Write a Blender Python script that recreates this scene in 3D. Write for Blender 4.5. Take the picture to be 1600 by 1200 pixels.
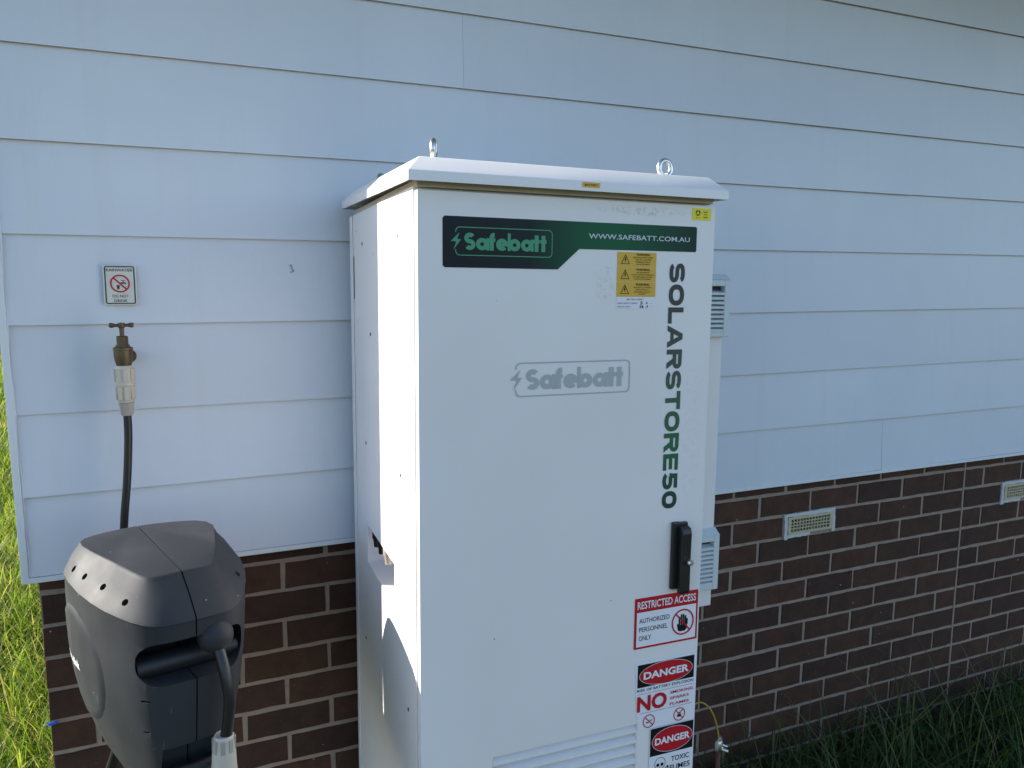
import bpy, bmesh, math, random
import numpy as np
from mathutils import Vector, Matrix
R = math.radians
for o in list(bpy.data.objects): bpy.data.objects.remove(o, do_unlink=True)
scene = bpy.context.scene
COL = scene.collection
random.seed(7); rng = np.random.default_rng(11)

# ------------------------------------------------------------------ camera
# world: weatherboard face is y = 0 (x right along the wall, z up), z = 0 at the bottom trim of the cladding
cam_d = bpy.data.cameras.new('camera'); cam = bpy.data.objects.new('camera', cam_d); COL.objects.link(cam)
yaw, pitch = 0.3958, -0.13138
d = Vector((math.sin(yaw)*math.cos(pitch), math.cos(yaw)*math.cos(pitch), math.sin(pitch)))
rt = Vector((math.cos(yaw), -math.sin(yaw), 0)); up = rt.cross(d)
cam.matrix_world = Matrix(((rt.x, up.x, -d.x, -0.19601), (rt.y, up.y, -d.y, -2.07678), (rt.z, up.z, -d.z, 0.72285), (0, 0, 0, 1)))
cam_d.sensor_width = 36; cam_d.lens = 36*1180.99/1600; cam_d.clip_start = .02; cam_d.clip_end = 2000
scene.camera = cam
# ------------------------------------------------------------------ sky, sun, exposure
SUN_EL = R(28.0); SUN_H = Vector((-0.902, 0.432, 0)).normalized()      # horizontal direction towards the sun
world = bpy.data.worlds.new('World'); scene.world = world; world.use_nodes = True
nt = world.node_tree; nt.nodes.clear()
sky = nt.nodes.new('ShaderNodeTexSky'); sky.sky_type = 'NISHITA'; sky.sun_disc = False
sky.sun_elevation = SUN_EL; sky.sun_rotation = math.atan2(SUN_H.x, SUN_H.y)
sky.air_density = 1.0; sky.dust_density = 0.5; sky.ozone_density = 2.2
bg = nt.nodes.new('ShaderNodeBackground'); bg.inputs['Strength'].default_value = 0.125
wo = nt.nodes.new('ShaderNodeOutputWorld')
nt.links.new(sky.outputs[0], bg.inputs[0]); nt.links.new(bg.outputs[0], wo.inputs[0])
sun_d = bpy.data.lights.new('sun', 'SUN'); sun_d.energy = 5.0; sun_d.angle = R(.53); sun_d.color = (1.0, .93, .82)
sun = bpy.data.objects.new('sun', sun_d); COL.objects.link(sun)
to_sun = SUN_H*math.cos(SUN_EL) + Vector((0, 0, math.sin(SUN_EL)))
sun.rotation_euler = to_sun.to_track_quat('Z', 'Y').to_euler(); sun.location = to_sun*30
scene.view_settings.view_transform = 'Standard'; scene.view_settings.look = 'None'
scene.view_settings.exposure = 1.23; scene.view_settings.gamma = 1; scene.view_settings.use_curve_mapping = False
scene.render.engine = 'CYCLES'

# ------------------------------------------------------------------ helpers
def tag(o, label=None, cat=None, group=None, kind=None):
    if label: o['label'] = label
    if cat: o['category'] = cat
    if group: o['group'] = group
    if kind: o['kind'] = kind
    return o
def link(o, parent=None):
    COL.objects.link(o)
    if parent is not None: o.parent = parent
    return o
def empty(name, loc=(0, 0, 0), label=None, cat=None):
    o = bpy.data.objects.new(name, None); o.location = loc; o.empty_display_size = .1
    link(o); return tag(o, label, cat)
def mesh_obj(name, verts, faces, mat, parent=None, smooth=None):
    me = bpy.data.meshes.new(name); me.from_pydata([tuple(v) for v in verts], [], faces); me.update()
    me.materials.append(mat)
    if smooth is not None:
        me.polygons.foreach_set('use_smooth', [True]*len(me.polygons)); me.set_sharp_from_angle(angle=R(smooth))
    return link(bpy.data.objects.new(name, me), parent)
class MB:
    def __init__(s): s.v = []; s.f = []
    def add(s, v, f):
        n = len(s.v); s.v += [tuple(map(float, p)) for p in v]; s.f += [tuple(i+n for i in q) for q in f]; return s
    def box(s, x0, x1, y0, y1, z0, z1):
        return s.add([(x0,y0,z0),(x1,y0,z0),(x1,y1,z0),(x0,y1,z0),(x0,y0,z1),(x1,y0,z1),(x1,y1,z1),(x0,y1,z1)],
                     [(0,3,2,1),(4,5,6,7),(0,1,5,4),(1,2,6,5),(2,3,7,6),(3,0,4,7)])
    def prism_x(s, prof, x0, x1):                 # profile (y,z) extruded along x
        n = len(prof)
        return s.add([(x0,y,z) for y, z in prof]+[(x1,y,z) for y, z in prof],
                     [tuple(range(n-1,-1,-1)), tuple(range(n,2*n))]+[(i,(i+1)%n,n+(i+1)%n,n+i) for i in range(n)])
    def cyl(s, a, b, r, n=20, r2=None):
        a = Vector(a); b = Vector(b); w = (b-a).normalized(); u = w.orthogonal().normalized(); t = w.cross(u)
        r2 = r if r2 is None else r2
        A = [a+(u*math.cos(k*2*math.pi/n)+t*math.sin(k*2*math.pi/n))*r for k in range(n)]
        B = [b+(u*math.cos(k*2*math.pi/n)+t*math.sin(k*2*math.pi/n))*r2 for k in range(n)]
        return s.add(A+B, [tuple(range(n-1,-1,-1)), tuple(range(n,2*n))]+[(i,(i+1)%n,n+(i+1)%n,n+i) for i in range(n)])
    def lathe(s, prof, c=(0,0,0), n=28, axis='Z'):   # prof: (radius, height)
        c = Vector(c); m = len(prof); v = []
        for r_, h in prof:
            for k in range(n):
                a = k*2*math.pi/n; x, y = r_*math.cos(a), r_*math.sin(a)
                v.append(c+(Vector((x,y,h)) if axis == 'Z' else Vector((x,-h,y)) if axis == 'Y' else Vector((h,x,y))))
        f = [(i*n+k, i*n+(k+1)%n, (i+1)*n+(k+1)%n, (i+1)*n+k) for i in range(m-1) for k in range(n)]
        return s.add(v, f+[tuple(range(n-1,-1,-1)), tuple((m-1)*n+k for k in range(n))])
    def tube(s, pts, r, n=12, sub=6):
        P = [Vector(p) for p in pts]; Q = []
        for i in range(len(P)-1):
            p0 = P[max(i-1,0)]; p1 = P[i]; p2 = P[i+1]; p3 = P[min(i+2,len(P)-1)]
            for k in range(sub):
                t = k/sub
                Q.append(.5*((2*p1)+(p2-p0)*t+(2*p0-5*p1+4*p2-p3)*t*t+(3*p1-p0-3*p2+p3)*t**3))
        Q.append(P[-1]); m = len(Q); v = []; u = None
        for i, c in enumerate(Q):
            w = (Q[min(i+1,m-1)]-Q[max(i-1,0)]).normalized()
            u = w.orthogonal().normalized() if u is None else (u-w*u.dot(w)).normalized()
            t = w.cross(u)
            rr = r(i/(m-1)) if callable(r) else r
            v += [c+(u*math.cos(k*2*math.pi/n)+t*math.sin(k*2*math.pi/n))*rr for k in range(n)]
        f = [(i*n+k, i*n+(k+1)%n, (i+1)*n+(k+1)%n, (i+1)*n+k) for i in range(m-1) for k in range(n)]
        return s.add(v, f+[tuple(range(n-1,-1,-1)), tuple((m-1)*n+k for k in range(n))])
    def build(s, name, mat, parent=None, smooth=None, bevel=0, seg=2):
        o = mesh_obj(name, s.v, s.f, mat, parent, None)
        if bevel:
            bm = bmesh.new(); bm.from_mesh(o.data)
            es = [e for e in bm.edges if len(e.link_faces) == 2 and e.calc_face_angle(0) > R(25)]
            bmesh.ops.bevel(bm, geom=es, offset=bevel, segments=seg, profile=.6, affect='EDGES', clamp_overlap=True)
            bm.to_mesh(o.data); bm.free()
        if smooth is not None:
            me = o.data; me.polygons.foreach_set('use_smooth', [True]*len(me.polygons)); me.set_sharp_from_angle(angle=R(smooth))
        return o

# ------------------------------------------------------------------ materials
def new_mat(name):
    m = bpy.data.materials.new(name); m.use_nodes = True
    return m, m.node_tree, m.node_tree.nodes['Principled BSDF']
def N(nt, t, **kw):
    n = nt.nodes.new(t)
    for k, v in kw.items():
        if k.startswith('i_'): n.inputs[k[2:].replace('_', ' ')].default_value = v
        else: setattr(n, k, v)
    return n
def ramp(nt, src, stops, interp='LINEAR'):
    r = nt.nodes.new('ShaderNodeValToRGB'); r.color_ramp.interpolation = interp; el = r.color_ramp.elements
    while len(el) < len(stops): el.new(.5)
    for e, (p, c) in zip(el, stops): e.position = p; e.color = (*c, 1) if len(c) == 3 else c
    nt.links.new(src, r.inputs[0]); return r.outputs[0]
def mixc(nt, fac, a, b, mode='MIX'):
    m = nt.nodes.new('ShaderNodeMix'); m.data_type = 'RGBA'; m.blend_type = mode
    for i, v in ((0, fac), (6, a), (7, b)):
        if hasattr(v, 'is_output'): nt.links.new(v, m.inputs[i])
        else: m.inputs[i].default_value = v if not isinstance(v, tuple) or len(v) == 4 else (*v, 1)
    return m.outputs[2]
def plain(name, col, rough=.5, metal=0, spec=.5, bump=0, bscale=200, var=.0):
    m, nt, b = new_mat(name)
    b.inputs['Base Color'].default_value = (*col, 1); b.inputs['Roughness'].default_value = rough
    b.inputs['Metallic'].default_value = metal; b.inputs['Specular IOR Level'].default_value = spec
    tc = N(nt, 'ShaderNodeTexCoord')
    if var:
        n = N(nt, 'ShaderNodeTexNoise', i_Scale=35, i_Detail=6); nt.links.new(tc.outputs['Object'], n.inputs[0])
        nt.links.new(mixc(nt, n.outputs[0], tuple(c*(1-var) for c in col), tuple(min(1, c*(1+var)) for c in col)), b.inputs['Base Color'])
    if bump:
        n2 = N(nt, 'ShaderNodeTexNoise', i_Scale=bscale, i_Detail=4); nt.links.new(tc.outputs['Object'], n2.inputs[0])
        bp = N(nt, 'ShaderNodeBump', i_Strength=bump, i_Distance=.001); nt.links.new(n2.outputs[0], bp.inputs['Height']); nt.links.new(bp.outputs[0], b.inputs['Normal'])
    return m
def specks(nt, vec, scale, size, chance):
    """sparse random dots: 1 inside a dot"""
    v = N(nt, 'ShaderNodeTexVoronoi', i_Scale=scale); nt.links.new(vec, v.inputs['Vector'])
    sep = N(nt, 'ShaderNodeSeparateColor'); nt.links.new(v.outputs['Color'], sep.inputs[0])
    a = N(nt, 'ShaderNodeMath', operation='LESS_THAN'); nt.links.new(sep.outputs[0], a.inputs[0]); a.inputs[1].default_value = chance
    sz = N(nt, 'ShaderNodeMath', operation='MULTIPLY'); nt.links.new(sep.outputs[1], sz.inputs[0]); sz.inputs[1].default_value = size
    c = N(nt, 'ShaderNodeMath', operation='LESS_THAN'); nt.links.new(v.outputs['Distance'], c.inputs[0]); nt.links.new(sz.outputs[0], c.inputs[1])
    e = N(nt, 'ShaderNodeMath', operation='MULTIPLY'); nt.links.new(a.outputs[0], e.inputs[0]); nt.links.new(c.outputs[0], e.inputs[1])
    return e.outputs[0]
def make_board_mat():
    m, nt, b = new_mat('board_paint'); geo = N(nt, 'ShaderNodeNewGeometry'); P = geo.outputs['Position']
    n = N(nt, 'ShaderNodeTexNoise', i_Scale=1.7, i_Detail=5, i_Roughness=.6); nt.links.new(P, n.inputs[0])
    oi = N(nt, 'ShaderNodeObjectInfo')
    base = ramp(nt, n.outputs[0], [(.3, (.590, .632, .718)), (.7, (.645, .684, .760))])
    base = mixc(nt, .05, base, oi.outputs['Random'], 'MULTIPLY')
    mp = N(nt, 'ShaderNodeMapping'); mp.inputs['Scale'].default_value = (14, 14, 1.2); nt.links.new(P, mp.inputs[0])
    st = N(nt, 'ShaderNodeTexNoise', i_Scale=1.0, i_Detail=6, i_Roughness=.65); nt.links.new(mp.outputs[0], st.inputs[0])
    stm = ramp(nt, st.outputs[0], [(.52, (0, 0, 0)), (.75, (.15, .15, .15))])
    base = mixc(nt, stm, base, (.50, .50, .47))
    sp = specks(nt, P, 9, .034, .22); sp2 = specks(nt, P, 26, .06, .06)
    base = mixc(nt, sp, base, (.20, .19, .18)); base = mixc(nt, sp2, base, (.26, .25, .24))
    nt.links.new(base, b.inputs['Base Color']); b.inputs['Roughness'].default_value = .42; b.inputs['Specular IOR Level'].default_value = .4
    f = N(nt, 'ShaderNodeTexNoise', i_Scale=160, i_Detail=3); nt.links.new(P, f.inputs[0])
    f2 = N(nt, 'ShaderNodeTexNoise', i_Scale=5, i_Detail=2); nt.links.new(P, f2.inputs[0])
    ad = N(nt, 'ShaderNodeMath', operation='MULTIPLY_ADD'); nt.links.new(f2.outputs[0], ad.inputs[0]); ad.inputs[1].default_value = 3; nt.links.new(f.outputs[0], ad.inputs[2])
    bp = N(nt, 'ShaderNodeBump', i_Strength=.12, i_Distance=.0015); nt.links.new(ad.outputs[0], bp.inputs['Height']); nt.links.new(bp.outputs[0], b.inputs['Normal'])
    return m
def make_cab_mat():
    m, nt, b = new_mat('cabinet_powder_coat'); tc = N(nt, 'ShaderNodeTexCoord'); P = tc.outputs['Object']
    n = N(nt, 'ShaderNodeTexNoise', i_Scale=3, i_Detail=5); nt.links.new(P, n.inputs[0])
    base = ramp(nt, n.outputs[0], [(.3, (.755, .725, .725)), (.7, (.79, .76, .755))])
    # chips and dust spots
    s1 = specks(nt, P, 15, .055, .10); s2 = specks(nt, P, 45, .09, .03)
    base = mixc(nt, s1, base, (.30, .29, .28)); base = mixc(nt, s2, base, (.4, .39, .38))
    # grey rub marks under the lid and beside the warning labels
    def smear(cx, cz, rx, rz, strength):
        mp = N(nt, 'ShaderNodeMapping'); mp.inputs['Location'].default_value = (-cx/rx, 0, -cz/rz); mp.inputs['Scale'].default_value = (1/rx, 0, 1/rz)
        nt.links.new(P, mp.inputs[0]); ln = N(nt, 'ShaderNodeVectorMath', operation='LENGTH'); nt.links.new(mp.outputs[0], ln.inputs[0])
        mask = ramp(nt, ln.outputs['Value'], [(.55, (1, 1, 1)), (1, (0, 0, 0))])
        q = N(nt, 'ShaderNodeTexNoise', i_Scale=90, i_Detail=8, i_Roughness=.75); nt.links.new(P, q.inputs[0])
        qm = ramp(nt, q.outputs[0], [(.48, (0, 0, 0)), (.62, (strength,)*3)])
        mm = N(nt, 'ShaderNodeMath', operation='MULTIPLY'); nt.links.new(mask, mm.inputs[0]); nt.links.new(qm, mm.inputs[1]); return mm.outputs[0]
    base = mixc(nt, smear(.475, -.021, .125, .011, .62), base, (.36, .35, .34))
    base = mixc(nt, smear(.39, -.165, .03, .05, .4), base, (.45, .44, .43))
    base = mixc(nt, smear(.61, -.5, .03, .22, .2), base, (.5, .5, .5))
    nt.links.new(base, b.inputs['Base Color']); b.inputs['Roughness'].default_value = .36; b.inputs['Specular IOR Level'].default_value = .45
    f = N(nt, 'ShaderNodeTexNoise', i_Scale=420, i_Detail=2); nt.links.new(P, f.inputs[0])
    wv = N(nt, 'ShaderNodeTexNoise', i_Scale=2.6, i_Detail=1); nt.links.new(P, wv.inputs[0])
    b0 = N(nt, 'ShaderNodeBump', i_Strength=.35, i_Distance=.012); nt.links.new(wv.outputs[0], b0.inputs['Height'])
    bp = N(nt, 'ShaderNodeBump', i_Strength=.14, i_Distance=.0008); nt.links.new(f.outputs[0], bp.inputs['Height']); nt.links.new(b0.outputs[0], bp.inputs['Normal']); nt.links.new(bp.outputs[0], b.inputs['Normal'])
    return m
def make_brick_mat():
    m, nt, b = new_mat('brick_clay'); oi = N(nt, 'ShaderNodeObjectInfo'); geo = N(nt, 'ShaderNodeNewGeometry'); P = geo.outputs['Position']
    c = ramp(nt, oi.outputs['Random'], [(0, (.048, .027, .021)), (.4, (.064, .033, .023)), (.7, (.073, .036, .024)), (.85, (.056, .031, .024)), (1, (.088, .041, .027))])
    n = N(nt, 'ShaderNodeTexNoise', i_Scale=14, i_Detail=8, i_Roughness=.7); nt.links.new(P, n.inputs[0])
    c = mixc(nt, 1.0, c, ramp(nt, n.outputs[0], [(.25, (.62, .62, .66)), (.75, (1.3, 1.22, 1.15))]), 'MULTIPLY')
    s1 = specks(nt, P, 70, .22, .05); s2 = specks(nt, P, 170, .25, .04)
    c = mixc(nt, s1, c, (.34, .30, .27)); c = mixc(nt, s2, c, (.2, .17, .15))
    nt.links.new(c, b.inputs['Base Color']); b.inputs['Roughness'].default_value = .8; b.inputs['Specular IOR Level'].default_value = .25
    f = N(nt, 'ShaderNodeTexNoise', i_Scale=110, i_Detail=7, i_Roughness=.7); nt.links.new(P, f.inputs[0])
    bp = N(nt, 'ShaderNodeBump', i_Strength=.55, i_Distance=.004); nt.links.new(f.outputs[0], bp.inputs['Height']); nt.links.new(bp.outputs[0], b.inputs['Normal'])
    return m
def make_plastic(name, c0, c1, rough):
    m, nt, b = new_mat(name); tc = N(nt, 'ShaderNodeTexCoord'); P = tc.outputs['Object']
    n = N(nt, 'ShaderNodeTexNoise', i_Scale=7, i_Detail=7, i_Roughness=.65); nt.links.new(P, n.inputs[0])
    c = ramp(nt, n.outputs[0], [(.3, c0), (.7, c1)])
    mp = N(nt, 'ShaderNodeMapping'); mp.inputs['Scale'].default_value = (60, 60, 9); mp.inputs['Rotation'].default_value = (.5, .9, .3); nt.links.new(P, mp.inputs[0])
    sc = N(nt, 'ShaderNodeTexNoise', i_Scale=1.6, i_Detail=3); nt.links.new(mp.outputs[0], sc.inputs[0])
    c = mixc(nt, ramp(nt, sc.outputs[0], [(.71, (0, 0, 0)), (.77, (.28, .28, .28))]), c, (.22, .22, .22))
    c = mixc(nt, specks(nt, P, 75, .13, .035), c, (.30, .29, .27))
    b.inputs['Specular IOR Level'].default_value = .30
    nt.links.new(c, b.inputs['Base Color'])
    nt.links.new(ramp(nt, n.outputs[0], [(.3, (rough-.06,)*3), (.7, (rough+.08,)*3)]), b.inputs['Roughness'])
    f = N(nt, 'ShaderNodeTexNoise', i_Scale=500, i_Detail=2); nt.links.new(P, f.inputs[0])
    bp = N(nt, 'ShaderNodeBump', i_Strength=.15, i_Distance=.0008); nt.links.new(f.outputs[0], bp.inputs['Height']); nt.links.new(bp.outputs[0], b.inputs['Normal'])
    return m
def grad_mat(name, axis, stops, lo, hi, rough=.4):
    """printed colour fade along a sticker's own axis"""
    m, nt, b = new_mat(name); tc = N(nt, 'ShaderNodeTexCoord'); s = N(nt, 'ShaderNodeSeparateXYZ'); nt.links.new(tc.outputs['Object'], s.inputs[0])
    mr = N(nt, 'ShaderNodeMapRange'); mr.inputs[1].default_value = lo; mr.inputs[2].default_value = hi; nt.links.new(s.outputs[axis], mr.inputs[0])
    nt.links.new(ramp(nt, mr.outputs[0], stops), b.inputs['Base Color']); b.inputs['Roughness'].default_value = rough; b.inputs['Specular IOR Level'].default_value = .22
    return m
def make_grass_mat(name, cols, tr=.45):
    m, nt, b = new_mat(name); at = N(nt, 'ShaderNodeAttribute', attribute_name='tone')
    c = ramp(nt, at.outputs['Fac'], cols)
    nt.links.new(c, b.inputs['Base Color']); b.inputs['Roughness'].default_value = .5; b.inputs['Specular IOR Level'].default_value = .3
    t = N(nt, 'ShaderNodeBsdfTranslucent'); nt.links.new(mixc(nt, 1.0, c, (1.25, 1.3, .7, 1), 'MULTIPLY'), t.inputs[0])
    mx = N(nt, 'ShaderNodeMixShader'); mx.inputs[0].default_value = tr
    nt.links.new(b.outputs[0], mx.inputs[1]); nt.links.new(t.outputs[0], mx.inputs[2]); nt.links.new(mx.outputs[0], nt.nodes['Material Output'].inputs[0])
    return m
def make_ground_mat():
    m, nt, b = new_mat('soil_and_turf'); geo = N(nt, 'ShaderNodeNewGeometry'); P = geo.outputs['Position']
    n = N(nt, 'ShaderNodeTexNoise', i_Scale=2.2, i_Detail=10, i_Roughness=.7); nt.links.new(P, n.inputs[0])
    n2 = N(nt, 'ShaderNodeTexNoise', i_Scale=45, i_Detail=6, i_Roughness=.7); nt.links.new(P, n2.inputs[0])
    a = ramp(nt, n.outputs[0], [(.3, (.072, .074, .034)), (.55, (.105, .098, .050)), (.75, (.140, .118, .075))])
    c = mixc(nt, 1.0, a, ramp(nt, n2.outputs[0], [(.3, (.45, .45, .45)), (.7, (1.35, 1.35, 1.3))]), 'MULTIPLY')
    nt.links.new(c, b.inputs['Base Color']); b.inputs['Roughness'].default_value = .95; b.inputs['Specular IOR Level'].default_value = .1
    bp = N(nt, 'ShaderNodeBump', i_Strength=.8, i_Distance=.03); nt.links.new(n2.outputs[0], bp.inputs['Height']); nt.links.new(bp.outputs[0], b.inputs['Normal'])
    return m
M = dict(
    board=make_board_mat(), cab=make_cab_mat(), brick=make_brick_mat(),
    lap_shade=plain('painted_lap_shade', (.40, .36, .31), .8, var=.5), trim=plain('trim_paint', (.66, .70, .74), .4, var=.05), mortar=plain('mortar', (.300, .232, .190), .95, spec=.1, bump=.8, bscale=180, var=.25),
    smear=plain('pale_mortar_smear', (.52, .53, .54), .9, spec=.1, bump=.8, bscale=150, var=.12),
    vent=plain('cream_vent_plastic', (.47, .41, .28), .55, var=.2), hole=plain('vent_dark', (.006, .006, .006), .9),
    reel=make_plastic('reel_plastic', (.021, .023, .028), (.031, .034, .040), .58), reel_dark=plain('reel_inner_plastic', (.012, .013, .016), .5),
    black=plain('black_plastic', (.010, .010, .011), .38), rubber=plain('hose_rubber', (.010, .011, .014), .32, bump=.1),
    conn=plain('beige_connector_plastic', (.52, .47, .40), .4, var=.06), nut=plain('grey_connector_plastic', (.36, .33, .29), .3, var=.1),
    brass=plain('aged_brass', (.125, .092, .056), .5, metal=.7, bump=.3, bscale=120, var=.35), steel=plain('galvanised_steel', (.62, .63, .63), .3, metal=1, var=.08),
    vgrey=plain('vent_cover_plastic', (.56, .61, .63), .45), slot=plain('slot_dark', (.03, .033, .036), .7),
    white=plain('sticker_white', (.76, .75, .80), .4), cream=plain('sign_cream', (.60, .60, .54), .45, var=.04), navy=plain('print_navy', (.012, .018, .04), .45),
    ink=plain('print_black', (.006, .006, .007), .55, spec=.2), red=plain('print_red', (.46, .010, .020), .5, spec=.25), yellow=plain('label_yellow', (.80, .68, .01), .45),
    amber=plain('label_amber', (.66, .38, .03), .45), grey=plain('print_grey', (.40, .42, .43), .45), mint=plain('print_green', (.035, .27, .14), .4),
    pale=plain('print_pale', (.50, .58, .60), .4), copper=plain('copper_rod', (.13, .06, .045), .5, var=.3, bump=.4), wire=plain('earth_wire_sheath', (.36, .26, .03), .45),
    blue=plain('blue_tape', (.02, .12, .6), .5), roof=plain('roof_sheet', (.20, .21, .22), .5), conc=plain('concrete', (.32, .31, .29), .9, bump=.6, bscale=60, var=.15),
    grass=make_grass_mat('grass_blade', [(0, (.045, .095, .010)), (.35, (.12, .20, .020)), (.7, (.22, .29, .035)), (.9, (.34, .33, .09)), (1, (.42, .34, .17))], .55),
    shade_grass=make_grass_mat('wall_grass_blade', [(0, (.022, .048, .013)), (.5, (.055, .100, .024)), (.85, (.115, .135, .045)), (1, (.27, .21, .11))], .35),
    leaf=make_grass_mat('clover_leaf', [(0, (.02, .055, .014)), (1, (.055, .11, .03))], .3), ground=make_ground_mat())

# ------------------------------------------------------------------ ground
GZ = -1.13
mb = MB(); S_ = 220
nx = 60; xs = np.sign(np.linspace(-1, 1, nx))*np.abs(np.linspace(-1, 1, nx))**3*S_; V = []; Fq = []
for j, y in enumerate(xs):
    for i, x in enumerate(xs):
        rr = math.hypot(x, y); V.append((x, y, GZ+(.03*math.sin(x*1.7+y)*math.cos(y*1.3) if rr < 30 else 0)))
for j in range(nx-1):
    for i in range(nx-1): Fq.append((j*nx+i, j*nx+i+1, (j+1)*nx+i+1, (j+1)*nx+i))
tag(mesh_obj('ground', V, Fq, M['ground'], smooth=60), kind='structure')

# ------------------------------------------------------------------ house: cladding, brick base
house = empty('house', (0, 0, GZ), 'house wall of pale blue-white weatherboards above a dark brown brick base', 'house')
def hp(o): o.location.z -= GZ; return o            # house children are written in wall coordinates
X0, X1 = -.600, 7.0
BZ = [.0135, .2146, .4142, .6264, .8375, 1.0511, 1.263, 1.4621, 1.6742, 1.886, 2.098]
joints = {0: [2.215, 4.9], 1: [5.6], 2: [4.2], 3: [3.9], 4: [5.3], 5: [2.277, 5.9], 6: [.527, 4.4], 7: [2.657, 5.5], 8: [1.2, 4.8], 9: [3.3]}
for k in range(len(BZ)-1):
    z0, z1 = BZ[k], BZ[k+1]+.028
    ends = [X0]+joints.get(k, [])+[X1]
    for a, b in zip(ends[:-1], ends[1:]):
        g = .00028
        mb = MB(); n = max(2, int((b-a)/.4))
        xs_ = np.linspace(a+(g if a > X0 else 0), b-(g if b < X1 else 0), n+1); v = []; f = []
        ph = random.random()*6
        for x in xs_:                       # slightly wavy long board, leaning out at its foot
            wv = .0011*math.sin(x*1.9+ph)+.0004*math.sin(x*4.3+ph*2)
            v += [(x, wv, z0+wv*.6), (x, wv+.0085, z0+wv*.6), (x, .0185, z1), (x, .0110, z1)]
        for i in range(n):
            q = i*4
            for s_ in range(4): f.append((q+s_, q+4+s_, q+4+(s_+1) % 4, q+(s_+1) % 4))
        f += [(0, 1, 2, 3), (n*4+3, n*4+2, n*4+1, n*4)]
        mb.add(v, f); o = hp(mb.build('weatherboard', M['board'], house)); o.data.materials.append(M['lap_shade'])
        for i in range(n): o.data.polygons[i*4].material_index = 1  # undersides coloured darker brown to paint in a stronger lap shadow line
# sheathing behind the boards, base trim, corner trim
mb = MB(); mb.box(X0+.003, X1, .0195, .028, .0, 2.12); hp(mb.build('sheathing', M['trim'], house))
mb = MB(); mb.prism_x([(-.004, 0), (.029, 0), (.029, .012), (.0095, .0128), (-.004, .0128)], X0-.0145, X1); hp(mb.build('base_trim', M['trim'], house, bevel=.001, seg=1))
mb = MB(); mb.box(-.617, -.6005, -.003, .10, .001, 2.12); hp(mb.build('corner_trim', M['trim'], house, bevel=.0015))
# painted-over sealant bead between corner trim and boards
mb = MB()
pts = [(-.5995+.0012*math.sin(z*9)+.0008*math.sin(z*31), .001+.001*math.sin(z*13), z) for z in np.linspace(.016, 2.1, 60)]
mb.tube(pts, lambda t: .0016+.0008*math.sin(t*70), 6, 2); hp(mb.build('sealant_bead', M['trim'], house, 60))
# side wall round the corner; unseen eave and roof, widened to shade the upper boards
prof = []
for k in range(len(BZ)-1): prof += [(-.608, BZ[k]), (-.600, BZ[k+1])]
v = [(x, .102, z) for x, z in prof]+[(x, 7.0, z) for x, z in prof]; n = len(prof)
f = [(i, i+1, n+i+1, n+i) for i in range(n-1)]
hp(mesh_obj('side_cladding', v, f, M['board'], house))
mb = MB(); mb.box(-.585, -.30, .135, 7.0, -1.4, .0); hp(mb.build('side_brick_base', M['mortar'], house))
mb = MB(); mb.box(-.598, X1, .06, 7.0, 2.10, 2.2); hp(mb.build('ceiling_frame', M['trim'], house))
mb = MB(); mb.prism_x([(-1.0, 2.062), (-1.0, 2.16), (3.5, 3.7), (7.5, 2.25), (7.5, 2.125), (3.5, 3.55)], -.95, X1+.3); hp(mb.build('roof', M['roof'], house))
mb = MB(); mb.box(-.93, X1, -.98, -.004, 2.046, 2.060); hp(mb.build('soffit', M['trim'], house))
# brick base: mortar body with every brick set in it
BY = .030; CJ = 2.7303; MOD = .238; CRS = .086; BED0 = -.0403
mb = MB(); mb.box(-.588, X1, BY+.0035, .25, -1.4, .02); base = hp(mb.build('brick_base', M['mortar'], house))
brick_cache = {}
def brick_mesh(w, var):
    key = (round(w, 3), var)
    if key in brick_cache: return brick_cache[key]
    bm = bmesh.new(); h = CRS-.0115; r_ = random.Random(var*7+int(w*1000))
    nxs = 6 if w > .15 else 4
    vs = {}
    for iy, y in ((0, 0.), (1, .004), (2, .09)):
        for iz, z in ((0, -h/2), (1, h/2)):
            for ix in range(nxs):
                x = -w/2+w*ix/(nxs-1); j = .0017 if iy < 2 else 0
                ins = .0016 if iy == 0 else 0
                xx = x+(ins if ix == 0 else -ins if ix == nxs-1 else 0); zz = z+(ins if iz == 0 else -ins)
                vs[ix, iy, iz] = bm.verts.new((xx+r_.uniform(-j, j), y+(r_.uniform(0, .0010) if iy == 0 else 0), zz+r_.uniform(-j, j)))
    for ix in range(nxs-1):
        bm.faces.new((vs[ix,0,0], vs[ix+1,0,0], vs[ix+1,0,1], vs[ix,0,1]))
        for iy in (0, 1):
            bm.faces.new((vs[ix,iy,1], vs[ix+1,iy,1], vs[ix+1,iy+1,1], vs[ix,iy+1,1])); bm.faces.new((vs[ix,iy+1,0], vs[ix+1,iy+1,0], vs[ix+1,iy,0], vs[ix,iy,0]))
    for ix in (0, nxs-1):
        for iy in (0, 1):
            q = (vs[ix,iy,0], vs[ix,iy,1], vs[ix,iy+1,1], vs[ix,iy+1,0]); bm.faces.new(q if ix == 0 else q[::-1])
    me = bpy.data.meshes.new('brick'); bm.to_mesh(me); bm.free(); me.materials.append(M['brick']); brick_cache[key] = me; return me
vent_spans = [(CJ-4*MOD, CJ-3*MOD), (CJ+MOD, CJ+2*MOD)]
def put_brick(a, b, row):
    w = b-a-.0115
    if w < .03: return
    o = bpy.data.objects.new('brick', brick_mesh(w, random.randrange(5))); link(o, base)
    o.location = ((a+b)/2+random.uniform(-.0012, .0012), BY+random.uniform(-.0012, .0014), BED0+CRS/2-CRS*row+random.uniform(-.0009, .0009))
    o.rotation_euler = (random.uniform(-.006, .006), random.uniform(-.004, .004), random.uniform(-.004, .004))
XE = CJ+5*MOD
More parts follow.
